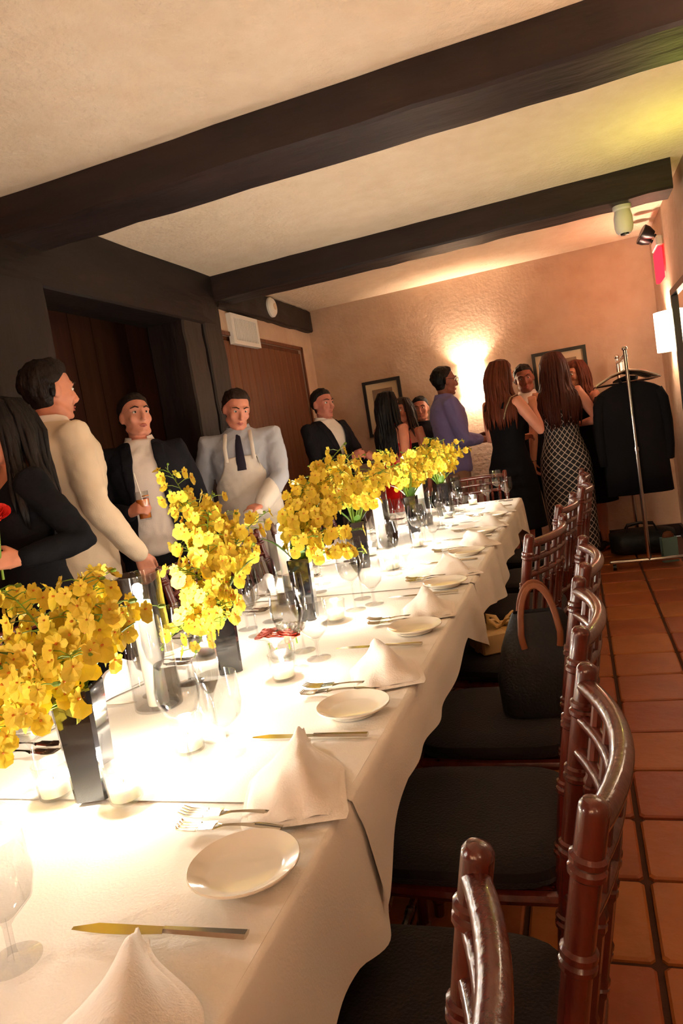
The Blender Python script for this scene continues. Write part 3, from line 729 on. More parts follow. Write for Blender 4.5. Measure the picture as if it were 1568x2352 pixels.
# ------------------------------------------------------------------ people
# local frame of a figure: +Y forward, +X to its right, Z up; sizes for a height of 1.75 m, scaled at the end
def voxel(mb, vox, it=6, dec=None):
    o = bpy.data.objects.new('tmp', mb.mesh('tmp')); C.objects.link(o)
    m = o.modifiers.new('r','REMESH'); m.mode = 'VOXEL'; m.voxel_size = vox
    m = o.modifiers.new('s','SMOOTH'); m.factor = .5; m.iterations = it
    if dec: m = o.modifiers.new('d','DECIMATE'); m.ratio = dec
    dg = bpy.context.evaluated_depsgraph_get(); me = bpy.data.meshes.new_from_object(o.evaluated_get(dg))
    tm = o.data; bpy.data.objects.remove(o, do_unlink=True); bpy.data.meshes.remove(tm); return me
def relax(bm, it=6):
    bv = [v for v in bm.verts if v.is_boundary]
    nb = {v: [e.other_vert(v) for e in v.link_edges if e.is_boundary] for v in bv}
    for _ in range(it):
        new = {v: v.co*.5+sum((q.co for q in nb[v]), V((0,0,0)))*(.5/len(nb[v])) for v in bv if len(nb[v]) == 2}
        for v, c in new.items(): v.co = c
def shell(me, pred, off, thick=.004, rel=8, jit=None, seal=False):
    bm = bmesh.new(); bm.from_mesh(me)
    bmesh.ops.delete(bm, geom=[f for f in bm.faces if not pred(f.calc_center_median(), f.normal)], context='FACES')
    if not bm.faces: bm.free(); return None
    relax(bm, rel); bm.normal_update()
    dist = {v: 0 for v in bm.verts if v.is_boundary}; fr_ = list(dist)
    for k in range(1, 4):
        fr_ = [q for v in fr_ for e in v.link_edges for q in (e.other_vert(v),) if q not in dist and not dist.update({q: k})]
    mv = {v: v.normal*((off if not jit else off*(1+jit(v.co)))*((.08,.45,.75,.93)[dist[v]] if seal and v in dist else 1)) for v in bm.verts}
    for v, d in mv.items(): v.co += d
    bm.normal_update()
    if thick: bmesh.ops.solidify(bm, geom=bm.faces[:], thickness=thick)
    out = bpy.data.meshes.new('shell'); bm.to_mesh(out); bm.free(); return out
def carve(me, pred, rel=8):
    bm = bmesh.new(); bm.from_mesh(me)
    bmesh.ops.delete(bm, geom=[f for f in bm.faces if pred(f.calc_center_median(), f.normal)], context='FACES')
    relax(bm, rel); bm.to_mesh(me); bm.free(); return me
TORSO_M = [(.84,.150,.112,0),(.92,.170,.122,-.005),(1.00,.163,.115,-.002),(1.08,.150,.106,.002),(1.18,.158,.112,.006),(1.28,.176,.122,.008),(1.36,.182,.120,.002),(1.42,.165,.100,-.006),(1.47,.110,.078,-.010),(1.51,.066,.064,-.004)]
TORSO_F = [(.84,.160,.115,0),(.92,.172,.124,-.008),(1.00,.152,.110,-.004),(1.09,.124,.092,.0),(1.18,.130,.098,.004),(1.27,.148,.118,.014),(1.34,.150,.112,.008),(1.41,.138,.088,-.004),(1.46,.090,.068,-.008),(1.50,.052,.053,-.002)]
def interp(tab, z):
    if z <= tab[0][0]: return tab[0][1:]
    for a, b in zip(tab, tab[1:]):
        if z <= b[0]:
            t = (z-a[0])/(b[0]-a[0]); t = t*t*(3-2*t)*.5+t*.5
            return tuple(a[i]+(b[i]-a[i])*t for i in (1,2,3))
    return tab[-1][1:]
def ering(rx, ry, cy, z, n=28, e=.88):
    out = []
    for k in range(n):
        a = 2*PI*k/n; c_, s_ = math.cos(a), math.sin(a)
        out.append(V((math.copysign(abs(c_)**e,c_)*rx, cy+math.copysign(abs(s_)**e,s_)*ry, z)))
    return out
def ik(s, w_, hint, l1=.295, l2=.262):
    s = V(s); w_ = V(w_); d = w_-s; L = min(d.length, (l1+l2)*.995); dn = d.normalized(); w2 = s+dn*L
    a = (l1*l1-l2*l2+L*L)/(2*L); hh = math.sqrt(max(0,l1*l1-a*a)); h_ = V(hint)-dn*V(hint).dot(dn); h_.normalize()
    return s+dn*a+h_*hh, w2
class Person:
    def __init__(s, label, loc, yaw, h, fem=False, skin=(.83,.58,.47), lean=0, side=0, twist=0, head=(0,0,0), R=None, L=None, build=1.0, group=None, stance=.1):
        """R/L = (wrist, elbow hint, hand direction, palm normal, finger curl) in the 1.75 m frame; head = (turn left, nod down, tilt)"""
        s.t = thing('person', label, 'person', (loc[0],loc[1],0), yaw, group); s.sc = h/1.75; s.fem = fem; s.tab = TORSO_F if fem else TORSO_M; s.bw = build
        piv = V((0,0,.93)); Rm = Matrix.Rotation(-lean,3,'X') @ Matrix.Rotation(side,3,'Y') @ Matrix.Rotation(twist,3,'Z')
        s.U = lambda p: piv+Rm@(V(p)-piv) if V(p).z > .93 else V(p)
        s.Ui = lambda p: piv+Rm.transposed()@(V(p)-piv)
        s.hc = s.U((0,.012,1.635)); s.HR = Rm @ Matrix.Rotation(head[0],3,'Z') @ Matrix.Rotation(-head[1],3,'X') @ Matrix.Rotation(head[2],3,'Y')
        s.neck = s.U((0,-.008,1.48))
        s.hc = s.neck+(Rm @ Matrix.Rotation(head[0]*.4,3,'Z') @ Matrix.Rotation(-head[1]*.6,3,'X') @ Matrix.Rotation(head[2]*.6,3,'Y')) @ V((0,.02,.152))
        s.HY = Matrix.Rotation(head[0],3,'Z')
        sw = .158 if fem else .19*build**.5; s.shx = sw
        s.sh = {}; s.el = {}; s.wr = {}; s.hand = {}
        for sg, nm, spec in ((1,'R',R),(-1,'L',L)):
            if spec is None: spec = ((sg*(sw+.055),.02,.90),(sg*.25,-1,0),(0,.12,-1),(-sg,0,0),.35)
            S = s.U((sg*sw,-.006,1.415)); e, w_ = ik(S, spec[0], spec[1], *((.275,.245) if fem else (.295,.262)))
            s.sh[nm] = S; s.el[nm] = e; s.wr[nm] = w_; d = V(spec[2]).normalized(); n_ = V(spec[3]); n_ = (n_-d*n_.dot(d)).normalized(); s.hand[nm] = (d, n_, spec[4])
        s.st = stance; s.skin = mat('skin', skin, .5, sss=.12, spec=.35, var=(14,tuple(c*.94 for c in skin)))
        b = MB(); s.torso_into(b, 0); fr = .86 if fem else 1.0
        for nm, sg in (('R',1),('L',-1)):
            S, E, W_ = s.sh[nm], s.el[nm], s.wr[nm]
            inner = s.U((sg*s.shx*.55,-.004,1.40))
            b.tube([inner,S,S.lerp(E,.3),S.lerp(E,.65),E,E.lerp(W_,.3),E.lerp(W_,.7),W_,W_+s.hand[nm][0]*.015],[x*fr for x in (.062,.06,.054,.047,.041,.043,.034,.027,.026)],14,round_=True)
            s.hand_into(b, nm, sg)
            hip = V((sg*.088,0,.90)); kn = V((sg*(s.st),.015,.49)); an = V((sg*(s.st+.005),-.02,.085))
            b.tube([hip,hip.lerp(kn,.3),hip.lerp(kn,.75),kn,kn.lerp(an,.28)+V((0,-.012,0)),kn.lerp(an,.7),an],[.088,.086,.064,.056,.056,.042,.036],14,round_=True)
            b.tube([an+V((0,-.025,-.045)),an+V((0,.06,-.05)),an+V((0,.15,-.062)),an+V((0,.19,-.066))],[.034,.036,.03,.018],12,round_=True)
        b.tube([s.neck+V((0,0,-.03)),s.neck+(s.hc-s.neck)*.35,s.hc+s.HR@V((0,-.02,-.06))],[.058*(.86 if fem else 1),.054*(.84 if fem else 1),.052],16,round_=True)
        s.head_into(b)
        s.body = voxel(b, .0068, 5, .34)
        s.put('body', s.body.copy(), s.skin); s.bodyo = s.last
    def put(s, name, me, m, parent=None, smooth=180):
        me.transform(Matrix.Scale(s.sc,4)); s.last = obj(name, me, m, parent or s.t, smooth=smooth); return s.last
    def putb(s, name, mb, m, parent=None, smooth=60): return s.put(name, mb.mesh(name), m, parent, smooth)
    def torso_into(s, b, ease, z0=.86, z1=1.51, flare=0):
        rings = []; n = 16
        for k in range(n+1):
            z = z0+(z1-z0)*k/n; rx, ry, cy = interp(s.tab, z); e = ease*(1-.6*sm(1.44,1.5,z)); q = flare*sm(1.02,z0,z) if z < 1.02 else 0
            bell = (s.bw-1)*math.exp(-((z-1.08)/.16)**2)
            rings.append([s.U(p) for p in ering(rx*(1+bell*.5)+e+q, ry*(1+bell)+e+q, cy+bell*.05, z)])
        b.loft(rings)
    def hand_into(s, b, nm, sg):
        w_ = s.wr[nm]; d, n_, curl = s.hand[nm]; t = d.cross(n_)*sg; k = .88 if s.fem else 1.0
        for q in (-.022,-.007,.008,.023): b.tube([w_+t*q*.6*k, w_+d*.045*k+t*q*k, w_+d*.088*k+t*q*1.15*k],[.015*k,.0155*k,.0125*k],8,round_=True)
        for q, L in ((.030,.072),(.010,.082),(-.010,.076),(-.029,.060)):
            p = w_+d*.088*k+t*q*k; dd = d.copy(); pts = [p]; 
            for f_ in (.45,.32,.23):
                dd = (Matrix.Rotation(curl*1.1*sg,3,t) @ dd) if (Matrix.Rotation(.1*sg,3,t)@d).dot(n_) > 0 else (Matrix.Rotation(-curl*1.1*sg,3,t) @ dd)
                p = p+dd*L*f_*1.05*k; pts.append(p)
            b.tube(pts,[.0098*k,.0092*k,.0086*k,.0075*k],8,round_=True)
        p = w_+d*.022*k+t*.026*k; dd = (d*.7+t*.62+n_*.35).normalized(); p2 = p+dd*.04*k; dd2 = (d*.85+t*.25+n_*.5).normalized()
        b.tube([p,p2,p2+dd2*.03*k,p2+dd2*.05*k],[.0145*k,.0115*k,.0105*k,.0085*k],8,round_=True)
    def hp(s, x, y, z): return s.hc+s.HR@V((x,y,z))
    def head_into(s, b):
        k = .95 if s.fem else 1.0; H_ = s.hp; R = s.HR
        b.ball(H_(0,-.014,.030),(.076*k,.098*k,.088),20,rot=R)
        b.ball(H_(0,.010,-.012),(.069*k,.082*k,.095),18,rot=R)
        b.ball(H_(0,.030,-.062),(.054*k,.056*k,.052),16,rot=R)
        b.ball(H_(0,.066,-.098),(.024*k,.020,.018),12,rot=R)
        for sg in (-1,1):
            b.ball(H_(sg*.040*k,.060,-.028),(.024,.022,.026),12,rot=R)      # cheek
            b.tube([H_(sg*.050*k,-.005,-.070),H_(sg*.040*k,.035,-.092),H_(sg*.015,.068,-.104)],[.02,.019,.016],10,round_=True)   # jaw
            b.tube([H_(sg*.012,.086,.026),H_(sg*.034*k,.080,.030),H_(sg*.054*k,.060,.022)],[.0085,.0095,.008],8,round_=True)   # brow
            b.ball(H_(sg*.077*k,-.012,-.008),(.011,.021,.033),12,rot=R@Matrix.Rotation(.25*sg,3,'Z'))   # ear
            b.ball(H_(sg*.009,.098,-.040),(.0085,.0095,.0075),8,rot=R)
        b.tube([H_(0,.086,.018),H_(0,.098,-.004),H_(0,.112,-.030),H_(0,.108,-.040)],[.0085,.009,.0115,.009],10,round_=True)   # nose
        b.tube([H_(-.02,.078,-.066),H_(0,.088,-.064),H_(.02,.078,-.066)],[.006,.008,.006],8,round_=True)
        b.tube([H_(-.017,.077,-.075),H_(0,.086,-.076),H_(.017,.077,-.075)],[.006,.0085,.006],8,round_=True)
    def face(s, brow=(.16,.10,.07), lip=(.70,.36,.32)):
        H_ = s.hp; R = s.HR; k = .95 if s.fem else 1.0
        for sg in (-1,1):
            b = MB(); b.ball(H_(sg*.031*k,.0735,.006),(.0125,.0115,.0085),12,rot=R); e = s.putb('eye',b,MT['eyewhite'],s.bodyo)
            b = MB(); b.ball(H_(sg*.031*k,.0825,.006),(.0058,.0040,.0060),10,rot=R); s.putb('iris',b,MT['iris'],s.bodyo)
            b = MB(); b.tube([H_(sg*.014,.0975,.026),H_(sg*.032*k,.092,.034),H_(sg*.053*k,.072,.028)],[.0035,.0042,.002],6); s.putb('eyebrow',b,hairmat(brow),s.bodyo)
        b = MB(); b.tube([H_(-.021,.0825,-.069),H_(-.008,.0935,-.0655),H_(0,.0945,-.067),H_(.008,.0935,-.0655),H_(.021,.0825,-.069)],[.001,.0042,.004,.0042,.001],6)
        b.tube([H_(-.019,.082,-.072),H_(0,.0935,-.0765),H_(.019,.082,-.072)],[.001,.005,.001],6); s.putb('lips',b,lipmat(lip),s.bodyo)
    # --- hair
    def inv(s, p): return s.HR.transposed()@(V(p)-s.hc)
    def short_hair(s, col, off=.013, recede=0):
        def pred(c, n_):
            q = s.inv(c)
            if q.z < -.10 or abs(q.x) > .11 or q.length > .16: return False
            front = .076+recede
            if q.y > .03: return q.z > front-.25*max(0,.07-q.y)
            if q.y > -.02: return q.z > .004+(q.y+.02)*1.2 and (abs(q.x) < .078 or q.z > .032)
            return q.z > -.066-(-.02-q.y)*.25
        me = shell(s.body, pred, off, 0, 6, lambda c: .5*noise.noise(c*55)+.45*noise.noise(c*22), True)
        if me: s.put('hair', me, hairmat(col))
    def long_hair(s, col, length=.36, seed=1, spread=1.0, front=115, part=.015):
        def pred(c, n_):
            q = s.inv(c); return q.length < .16 and q.z > (.06 if q.y > .045 else -.02 if q.y > -.02 else -.09) and (q.y < .07 or q.z > .085)
        base = shell(s.body, pred, .012, 0, 6, None, True)
        r = random.Random(seed); b = MB()
        for k in range(95):
            th = math.radians(r.uniform(-front,front)); sx, cy = math.sin(th), -math.cos(th); L = length*r.uniform(.82,1.08)*(1 if abs(th) < 1.5 else .8)
            rr = r.uniform(.92,1.10); pts = []; rad = []
            loc = [(part*.3+.03*sx,-.01+.03*cy,.118),(.062*sx*rr,-.012+.075*cy*rr,.100),(.088*sx*rr,-.014+.106*cy*rr,.035)]
            pts += [s.hp(*p) for p in loc]; rad += [.008,.013,.015]
            w0 = s.HR@V((.090*sx*rr,-.014+.110*cy*rr,-.03)); p = s.hc+w0; out = s.HY@V((sx,cy,0)); wob = r.uniform(0,6)
            n_ = 7
            for i in range(n_):
                u = i/(n_-1); z = L*u; 
                push = .012*math.sin(u*5+wob)
                back = s.U((0,0,1.40))-s.U((0,0,1.30))
                q = p+out*(push+.018*u*spread)+V((0,0,-z)); 
                # keep the locks outside the shoulders and back
                c = s.Ui(q); rx, ry, cy_ = interp(s.tab, min(1.5,max(.95,c.z))); rx += .03; ry += .022; e = (c.x/rx)**2+((c.y-cy_)/ry)**2
                if e < 1 and c.z < 1.47: f_ = 1/math.sqrt(max(e,.04)); c = V((c.x*f_, cy_+(c.y-cy_)*f_, c.z)); q = s.U(c)
                pts.append(q); rad.append((.0155-.0085*u)*r.uniform(.9,1.1))
            rad[-1] *= .3; b.tube(pts, rad, 6, flat=.8)
        me = b.mesh('hair')
        if base:
            bm = bmesh.new(); bm.from_mesh(me); bm.from_mesh(base); bm.to_mesh(me); bm.free()
        s.put('hair', me, hairmat(col))
    # --- clothes
    def sleeves_into(s, b, r=(.072,.066,.056,.050,.042), frac=1.0, pad=.01):
        for nm, sg in (('R',1),('L',-1)):
            S, E, W_ = s.sh[nm], s.el[nm], s.wr[nm]; inner = s.U((sg*s.shx*.5,-.004,1.395)); W2 = E.lerp(W_, frac)
            up = (s.U((0,0,1.2))-s.U((0,0,1.0))).normalized()*pad
            b.tube([inner+up,S+up,S.lerp(E,.35),S.lerp(E,.7),E,E.lerp(W2,.3),E.lerp(W2,.65),W2],[r[0],r[0],r[1],r[1]*.95,r[2],r[2],r[3],r[4]],16,round_=True)
    def top(s, name, m, ease, hem, sl=(.072,.066,.056,.050,.042), frac=1.0, flare=0, neck=1.505, cut=None, pad=.01, vox=.010, sleeves=True):
        b = MB(); s.torso_into(b, ease, hem, neck, flare)
        if sleeves: s.sleeves_into(b, sl, frac, pad)
        me = voxel(b, vox, 6); me.update(); nr = [v.normal.copy() for v in me.vertices]
        for v, n_ in zip(me.vertices, nr):      # soft creases in the cloth
            c = v.co; v.co = c+n_*(.0055*noise.noise(V((c.x*9,c.y*9,c.z*21+c.x*14)))+.003*noise.noise(c*33))
        if cut: carve(me, lambda c, n_: cut(s.Ui(c), n_))
        keep = me.copy(); s.put(name, me, m); return keep
    def lapels(s, me, w, width, m, z0, z1):
        q = shell(me, lambda c, n_: (lambda p: p.y > 0 and z0 < p.z < z1 and w(p.z)-.004 < abs(p.x) < w(p.z)+width*(.35+.65*sm(z0,z0+.22,p.z)))(s.Ui(c)), .004, .004, 4)
        if q: s.put('lapel', q, m)
    def collar(s, m, r=.066, h=.045, open_=.6):
        n = 22; vs = []; R = .92 if s.fem else 1
        up = (s.hc-s.neck).normalized(); 
        for i in range(n+1):
            a = -PI/2+open_*.5+(2*PI-open_)*(i/n) + PI
            x, y = math.cos(a), math.sin(a)
            for z, k in ((-.012,1.12),(h,1.0),(h+.004,1.08),(h*.25,1.30)):
                vs.append(s.U((x*r*k*R, y*r*k*R-.008+.008*(k<1.05), 1.478+z-.012*max(0,y))))
        b = MB(); b.add(vs,[(i*4+j,(i+1)*4+j,(i+1)*4+j+1,i*4+j+1) for i in range(n) for j in range(3)]); s.putb('collar',b,m)
    def trousers(s, m, shoe):
        b = MB(); rings = []
        for z in (.80,.86,.92,.95,.98): 
            rx, ry, cy = interp(s.tab, z); rings.append(ering(rx+.008,ry+.008,cy,z))
        b.loft(rings)
        for sg in (-1,1): b.tube([(sg*.088,0,.88),(sg*.092,.004,.70),(sg*s.st,.012,.49),(sg*(s.st+.003),-.012,.25),(sg*(s.st+.005),-.012,.055)],[.098,.094,.078,.072,.070],16,round_=False)
        s.put('trousers', voxel(b,.012,5), m); s.shoes(shoe)
    def shoes(s, m, heel=0):
        for sg in (-1,1):
            b = MB(); x = sg*(s.st+.005)
            rings = []
            for y, w_, h_ in ((-.075,.022,.05),(-.06,.036,.085),(-.02,.040,.09),(.04,.042,.082),(.10,.046,.058),(.16,.045,.045),(.195,.034,.035),(.21,.012,.02)):
                w2 = w_*(.85 if s.fem else 1.12); rings.append([V((x+w2*math.cos(2*PI*k/14), y, max(.002,h_*.5+h_*.5*math.sin(2*PI*k/14)))) for k in range(14)])
            b.loft(rings); s.putb('shoe',b,m)
    def dress(s, m, neck=1.36, hem=.5, ease=.008, hip=.02, hemx=.0, straps=None, fold=.0):
        rings = []; n = 34
        for k in range(n+1):
            z = hem+(neck-hem)*k/n; zz = max(z,.90); rx, ry, cy = interp(s.tab, zz); e = ease
            if z < .98: e += hip*sm(.98,.8,z)
            if z < .84: q = (.84-z)/(.84-hem+1e-6); rx += hemx*q; ry += hemx*q
            ring = []
            for p in ering(rx+e, ry+e, cy, z, 40):
                a = math.atan2(p.y,p.x); q = 1+fold*math.sin(a*9)*sm(.9,hem,z); p = V((p.x*q,p.y*q,z)); ring.append(s.U(p) if z > .93 else p)
            rings.append(ring)
        b = MB(); b.loft(rings, True); d = s.putb('dress', b, m, smooth=180)
        if straps:
            for sg in (-1,1):
                b = MB(); pts = []
                for yy, zz in ((.115,neck-.02),(.10,1.40),(.03,1.463),(-.03,1.468),(-.085,1.42),(-.10,neck-.02)):
                    pts.append(s.U((sg*(.085 if zz < 1.45 else .10),yy+(.012 if yy > 0 else -.008),zz)))
                b.tube(pts,straps[0],8,flat=.5); s.putb('strap', b, straps[1], d)
        return d
_hm = {}
def hairmat(c):
    if c not in _hm: _hm[c] = mat('hair', c, .5, bump=(90,.6,(1,1,.12)), var=(40,tuple(min(1,x*1.35) for x in c),(1,1,.1)), spec=.22)
    return _hm[c]
def lipmat(c):
    k = ('lip',c)
    if k not in _hm: _hm[k] = mat('lips', c, .45)
    return _hm[k]
def fab(name, c, rough=.85, **k): return mat(name, c, rough, bump=(220,.15), sheen=.12 if sum(c) > 1 else .0, spec=.15, **k)
MT.update(eyewhite=mat('eye_white',(.9,.87,.83),.25), iris=mat('iris',(.12,.08,.06),.2), shoe=mat('shoe_leather',(.05,.04,.04),.35),
 cream=fab('cream_jacket',(.86,.77,.66)), navy=fab('dark_suit',(.105,.10,.125)), suit2=fab('charcoal_suit',(.115,.105,.125)), wshirt=fab('white_shirt',(.92,.86,.82)),
 grey=fab('grey_blue_shirt',(.68,.68,.71)), apron=fab('apron_cloth',(.88,.83,.78)), blue=fab('violet_blue_shirt',(.46,.43,.62)), khaki=fab('khaki_trousers',(.55,.43,.34)),
 blackdress=fab('black_dress',(.055,.05,.065)), reddress=mat('red_satin',(.80,.06,.05),.4,spec=.5), darktr=fab('dark_trousers',(.09,.085,.10)), tie=fab('dark_tie',(.17,.15,.20)))
def lattice():
    m = mat('lattice_dress',(.07,.07,.11),.7); nt = m.node_tree; b = nt.nodes['Principled BSDF']
    tc = nt.nodes.new('ShaderNodeTexCoord'); sp = nt.nodes.new('ShaderNodeSeparateXYZ'); nt.links.new(tc.outputs['Object'], sp.inputs[0])
    def mth(op, a, b_=None):
        n = nt.nodes.new('ShaderNodeMath'); n.operation = op
        for i, v in enumerate((a,b_)):
            if v is None: continue
            if isinstance(v,(int,float)): n.inputs[i].default_value = v
            else: nt.links.new(v, n.inputs[i])
        return n.outputs[0]
    ang = mth('ARCTAN2', sp.outputs[0], mth('MULTIPLY', sp.outputs[1], 1.3)); U = mth('MULTIPLY', ang, 22/(2*PI)); W_ = mth('MULTIPLY', sp.outputs[2], 19.0)
    l1 = mth('LESS_THAN', mth('FRACT', mth('ADD', mth('ADD',U,W_), 50)), .15); l2 = mth('LESS_THAN', mth('FRACT', mth('ADD', mth('SUBTRACT',U,W_), 50)), .15)
    mx = nt.nodes.new('ShaderNodeMix'); mx.data_type = 'RGBA'; mx.inputs[6].default_value = lin((.07,.07,.11)); mx.inputs[7].default_value = lin((.80,.74,.70))
    nt.links.new(mth('MAXIMUM', l1, l2), mx.inputs[0]); nt.links.new(mx.outputs[2], b.inputs['Base Color']); return m
MT['lattice'] = lattice()
def suit(p, m, w, hem=.80, shirt='wshirt', z0=None, hemcut=True, open_=False, tie=None, collar_open=.6):
    sh = p.top('shirt', MT[shirt], .020, .87, sleeves=False, vox=.011)
    cut = lambda c, n_: (c.y > .0 and abs(c.x) < w(c.z) and c.z > (hem-.05 if open_ else z0)) or c.z > 1.498
    jk = p.top('jacket', MT[m], .037, hem, flare=.014, frac=.97, cut=cut)
    p.lapels(jk, w, .055, MT[m], (1.12 if open_ else z0), 1.47)
    p.collar(MT[shirt], open_=collar_open)
    if tie:
        b = MB(); b.tube([p.U((0,.075,1.47)),p.U((0,.118,1.42)),p.U((0,.143,1.30)),p.U((0,.14,1.16))],[.016,.022,.030,.036],8,flat=.3); p.putb('tie',b,MT[tie])
    return jk
def look(x, y, tx, ty): return math.atan2(ty-y, tx-x)-PI/2      # yaw that turns local +Y towards a point
# 1 woman with long dark hair at the near post
x, y = -1.885, 2.035
p = Person('woman with long dark hair in a long-sleeved black dress beside the man in cream', (x,y), look(x,y,-2.7,.9), 1.64, True, (.82,.55,.43), head=(.1,.1,0), stance=.075,
  L=((-.30,.10,1.17),(-.3,-.7,-1),(.1,.95,.1),(.9,-.1,-.2),.8), R=((.07,.32,1.08),(.6,-1,-.2),(-.4,.8,.15),(0,-.2,-1),.8))
p.face(); p.dress(MT['blackdress'], 1.33, .42, .012, .03, .05); p.top('bodice',MT['blackdress'],.010,1.0,sl=(.064,.058,.05,.046,.040),frac=.93,cut=lambda c,n_: (c.z > 1.455 and abs(c.x) < .12) or (c.y > .02 and abs(c.x) < .09*sm(1.30,1.46,c.z) and c.z > 1.30))
p.long_hair((.07,.05,.045), .40, 3); p.shoes(MT['shoe'])
P1 = p
# 2 man in the cream jacket
x, y = -2.165, 2.575
p = Person('man in a cream jacket standing with his back turned, head in profile', (x,y), look(x,y,x+.44,y+.9), 1.85, False, (.84,.56,.45), head=(.03,.05,.0), lean=.03,
  R=((.27,.15,.91),(.4,-1,-.2),(.05,.3,-1),(-1,0,0),.5))
p.face(); p.short_hair((.09,.06,.05), .018); suit(p,'cream',lambda z: .07*sm(1.14,1.47,z),z0=1.14,hem=.82); p.trousers(MT['darktr'],MT['shoe'])
# 3 man with an open white shirt and a cocktail
x, y = -2.23, 3.33
p = Person('man in a dark suit with an open-necked white shirt holding a cocktail', (x,y), look(x,y,-.25,.5), 1.73, False, (.86,.58,.48), head=(.35,-.12,-.05),
  R=((.12,.27,1.13),(.7,-.6,-.4),(-.55,.7,.25),(-.35,-.2,-.2),.85), L=((-.29,.04,.90),(-.3,-1,0),(0,.15,-1),(1,0,0),.4))
p.face(); p.short_hair((.10,.07,.06), .014, .0); suit(p,'navy',lambda z: .055+.045*sm(1.5,.85,z),hem=.80,open_=True,collar_open=1.3); p.trousers(MT['darktr'],MT['shoe'])
P3 = p
# 4 waiter
x, y = -2.02, 4.12
p = Person('waiter in a grey-blue shirt and white bib apron holding a folded cloth', (x,y), look(x,y,-.6,.2), 1.735, False, (.86,.56,.46), head=(.35,.3,-.15), build=1.22, lean=.06,
  L=((-.10,.36,1.02),(-1,-.35,-.5),(.6,.75,-.05),(.1,-.3,-1),.8), R=((.27,.14,.93),(.5,-1,0),(-.1,.5,-1),(-1,0,0),.5))
p.face(); p.short_hair((.13,.08,.06), .014, .006)
sh = p.top('shirt',MT['grey'],.022,.86,sl=(.078,.070,.060,.056,.046),frac=.95); p.collar(MT['grey'],open_=.5)
ap = shell(sh, lambda c,n_: (lambda q: q.y > -.01 and .84 < q.z < 1.33 and abs(q.x) < (.105+.10*sm(1.30,1.10,q.z)) and n_.y > -.1 and abs((q-V((0,q.y,q.z))).x) < .21 and (c-p.el['L']).length > .10 and (c-p.el['R']).length > .10)(p.Ui(c)), .010, .004, 10)
a = p.put('apron', ap, MT['apron'])
b = MB(); rings = []
for z, rx, ry in ((1.02,.20,.165),(.90,.215,.175),(.75,.22,.17),(.55,.225,.165)):
    rings.append([V((rx*math.cos(t), .0+ry*math.sin(t), z)) for t in [PI*k/20 for k in range(21)]])
vs = [q for r_ in rings for q in r_]; b.add(vs,[(i*21+j,i*21+j+1,(i+1)*21+j+1,(i+1)*21+j) for i in range(3) for j in range(20)]); p.putb('apron_skirt',b,MT['apron'],a,180)
for sg in (-1,1):
    b = MB(); b.tube([p.U((sg*.085,.175,1.31)),p.U((sg*.085,.155,1.40)),p.U((sg*.078,.075,1.478)),p.U((sg*.06,-.03,1.50)),p.U((0,-.095,1.475))],.012,8,flat=.35); p.putb('apron_strap',b,MT['apron'],a)
b = MB(); b.tube([p.U((0,.082,1.47)),p.U((0,.135,1.40)),p.U((0,.168,1.32)),p.U((0,.17,1.25))],[.014,.022,.028,.03],8,flat=.3); p.putb('tie',b,MT['tie'])
p.trousers(MT['darktr'],MT['shoe'])
P4 = p
# 5 man in a dark suit, profile
x, y = -1.95, 5.58
p = Person('man in a dark suit and white shirt seen in profile by the brown door', (x,y), look(x,y,-.9,5.05), 1.755, False, (.80,.50,.42), head=(-.05,.05,0),
  R=((.10,.33,1.16),(.6,-.6,-.5),(-.3,.8,.3),(-.6,0,-.3),.8), L=((-.10,.33,1.14),(-.6,-.6,-.5),(.3,.8,.3),(.6,0,-.3),.8))
p.face(); p.short_hair((.10,.07,.06), .015); suit(p,'suit2',lambda z: .085*sm(1.10,1.47,z),z0=1.10,hem=.80,collar_open=.9); p.trousers(MT['darktr'],MT['shoe'])
# 6 woman in red
x, y = -1.41, 5.62
p = Person('woman with long black hair in a red dress with bare shoulders', (x,y), look(x,y,-.75,6.6), 1.645, True, (.80,.52,.42), head=(.15,.05,0), stance=.075,
  R=((.20,.04,.95),(.4,-1,0),(0,.2,-1),(-1,0,0),.3), L=((-.16,.25,1.05),(-.6,-1,-.2),(.3,.9,.2),(.6,0,-.5),.6))
p.face(); p.dress(MT['reddress'],1.30,.50,.008,.025,.05,fold=.03,straps=(.010,MT['reddress'])); p.long_hair((.045,.035,.04),.42,8,front=95); p.shoes(MT['shoe'])
# 6b woman behind her
x, y = -1.41, 6.15
p = Person('woman with brown hair and a bare shoulder half hidden behind the woman in red', (x,y), look(x,y,-1.7,5.6), 1.60, True, (.72,.44,.34), head=(.1,.05,0), stance=.075)
p.face(); p.dress(MT['blackdress'],1.31,.55,.008,.02,.04,straps=(.010,MT['blackdress'])); p.long_hair((.16,.09,.06),.30,12); p.shoes(MT['shoe'])
# 7 man in the blue shirt
x, y = -1.03, 6.15
p = Person('man in a violet-blue shirt and eyeglasses seen in profile before the glowing sconce', (x,y), look(x,y,.3,6.75), 1.80, False, (.58,.36,.29), head=(.1,.06,0),
  R=((.10,.27,1.10),(.6,-.7,-.5),(-.25,.9,.1),(-.5,0,-.6),.6), L=((-.16,.28,1.12),(-.6,-.6,-.5),(.1,.95,.15),(.6,0,-.6),.6))
p.face(brow=(.08,.05,.04)); p.short_hair((.06,.045,.04), .011, .008)
p.top('shirt',MT['blue'],.024,.86,sl=(.074,.068,.060,.056,.048),frac=.62); p.collar(MT['blue'],r=.068,open_=.8)
b = MB()
for sg in (-1,1):
    b.tube([p.hp(sg*.032+.024*math.cos(2*PI*k/16),.100,.006+.018*math.sin(2*PI*k/16)) for k in range(16)],.0022,6,closed=True)
    b.tube([p.hp(sg*.056,.098,.012),p.hp(sg*.076,.06,.012),p.hp(sg*.084,-.02,.010)],.002,6)
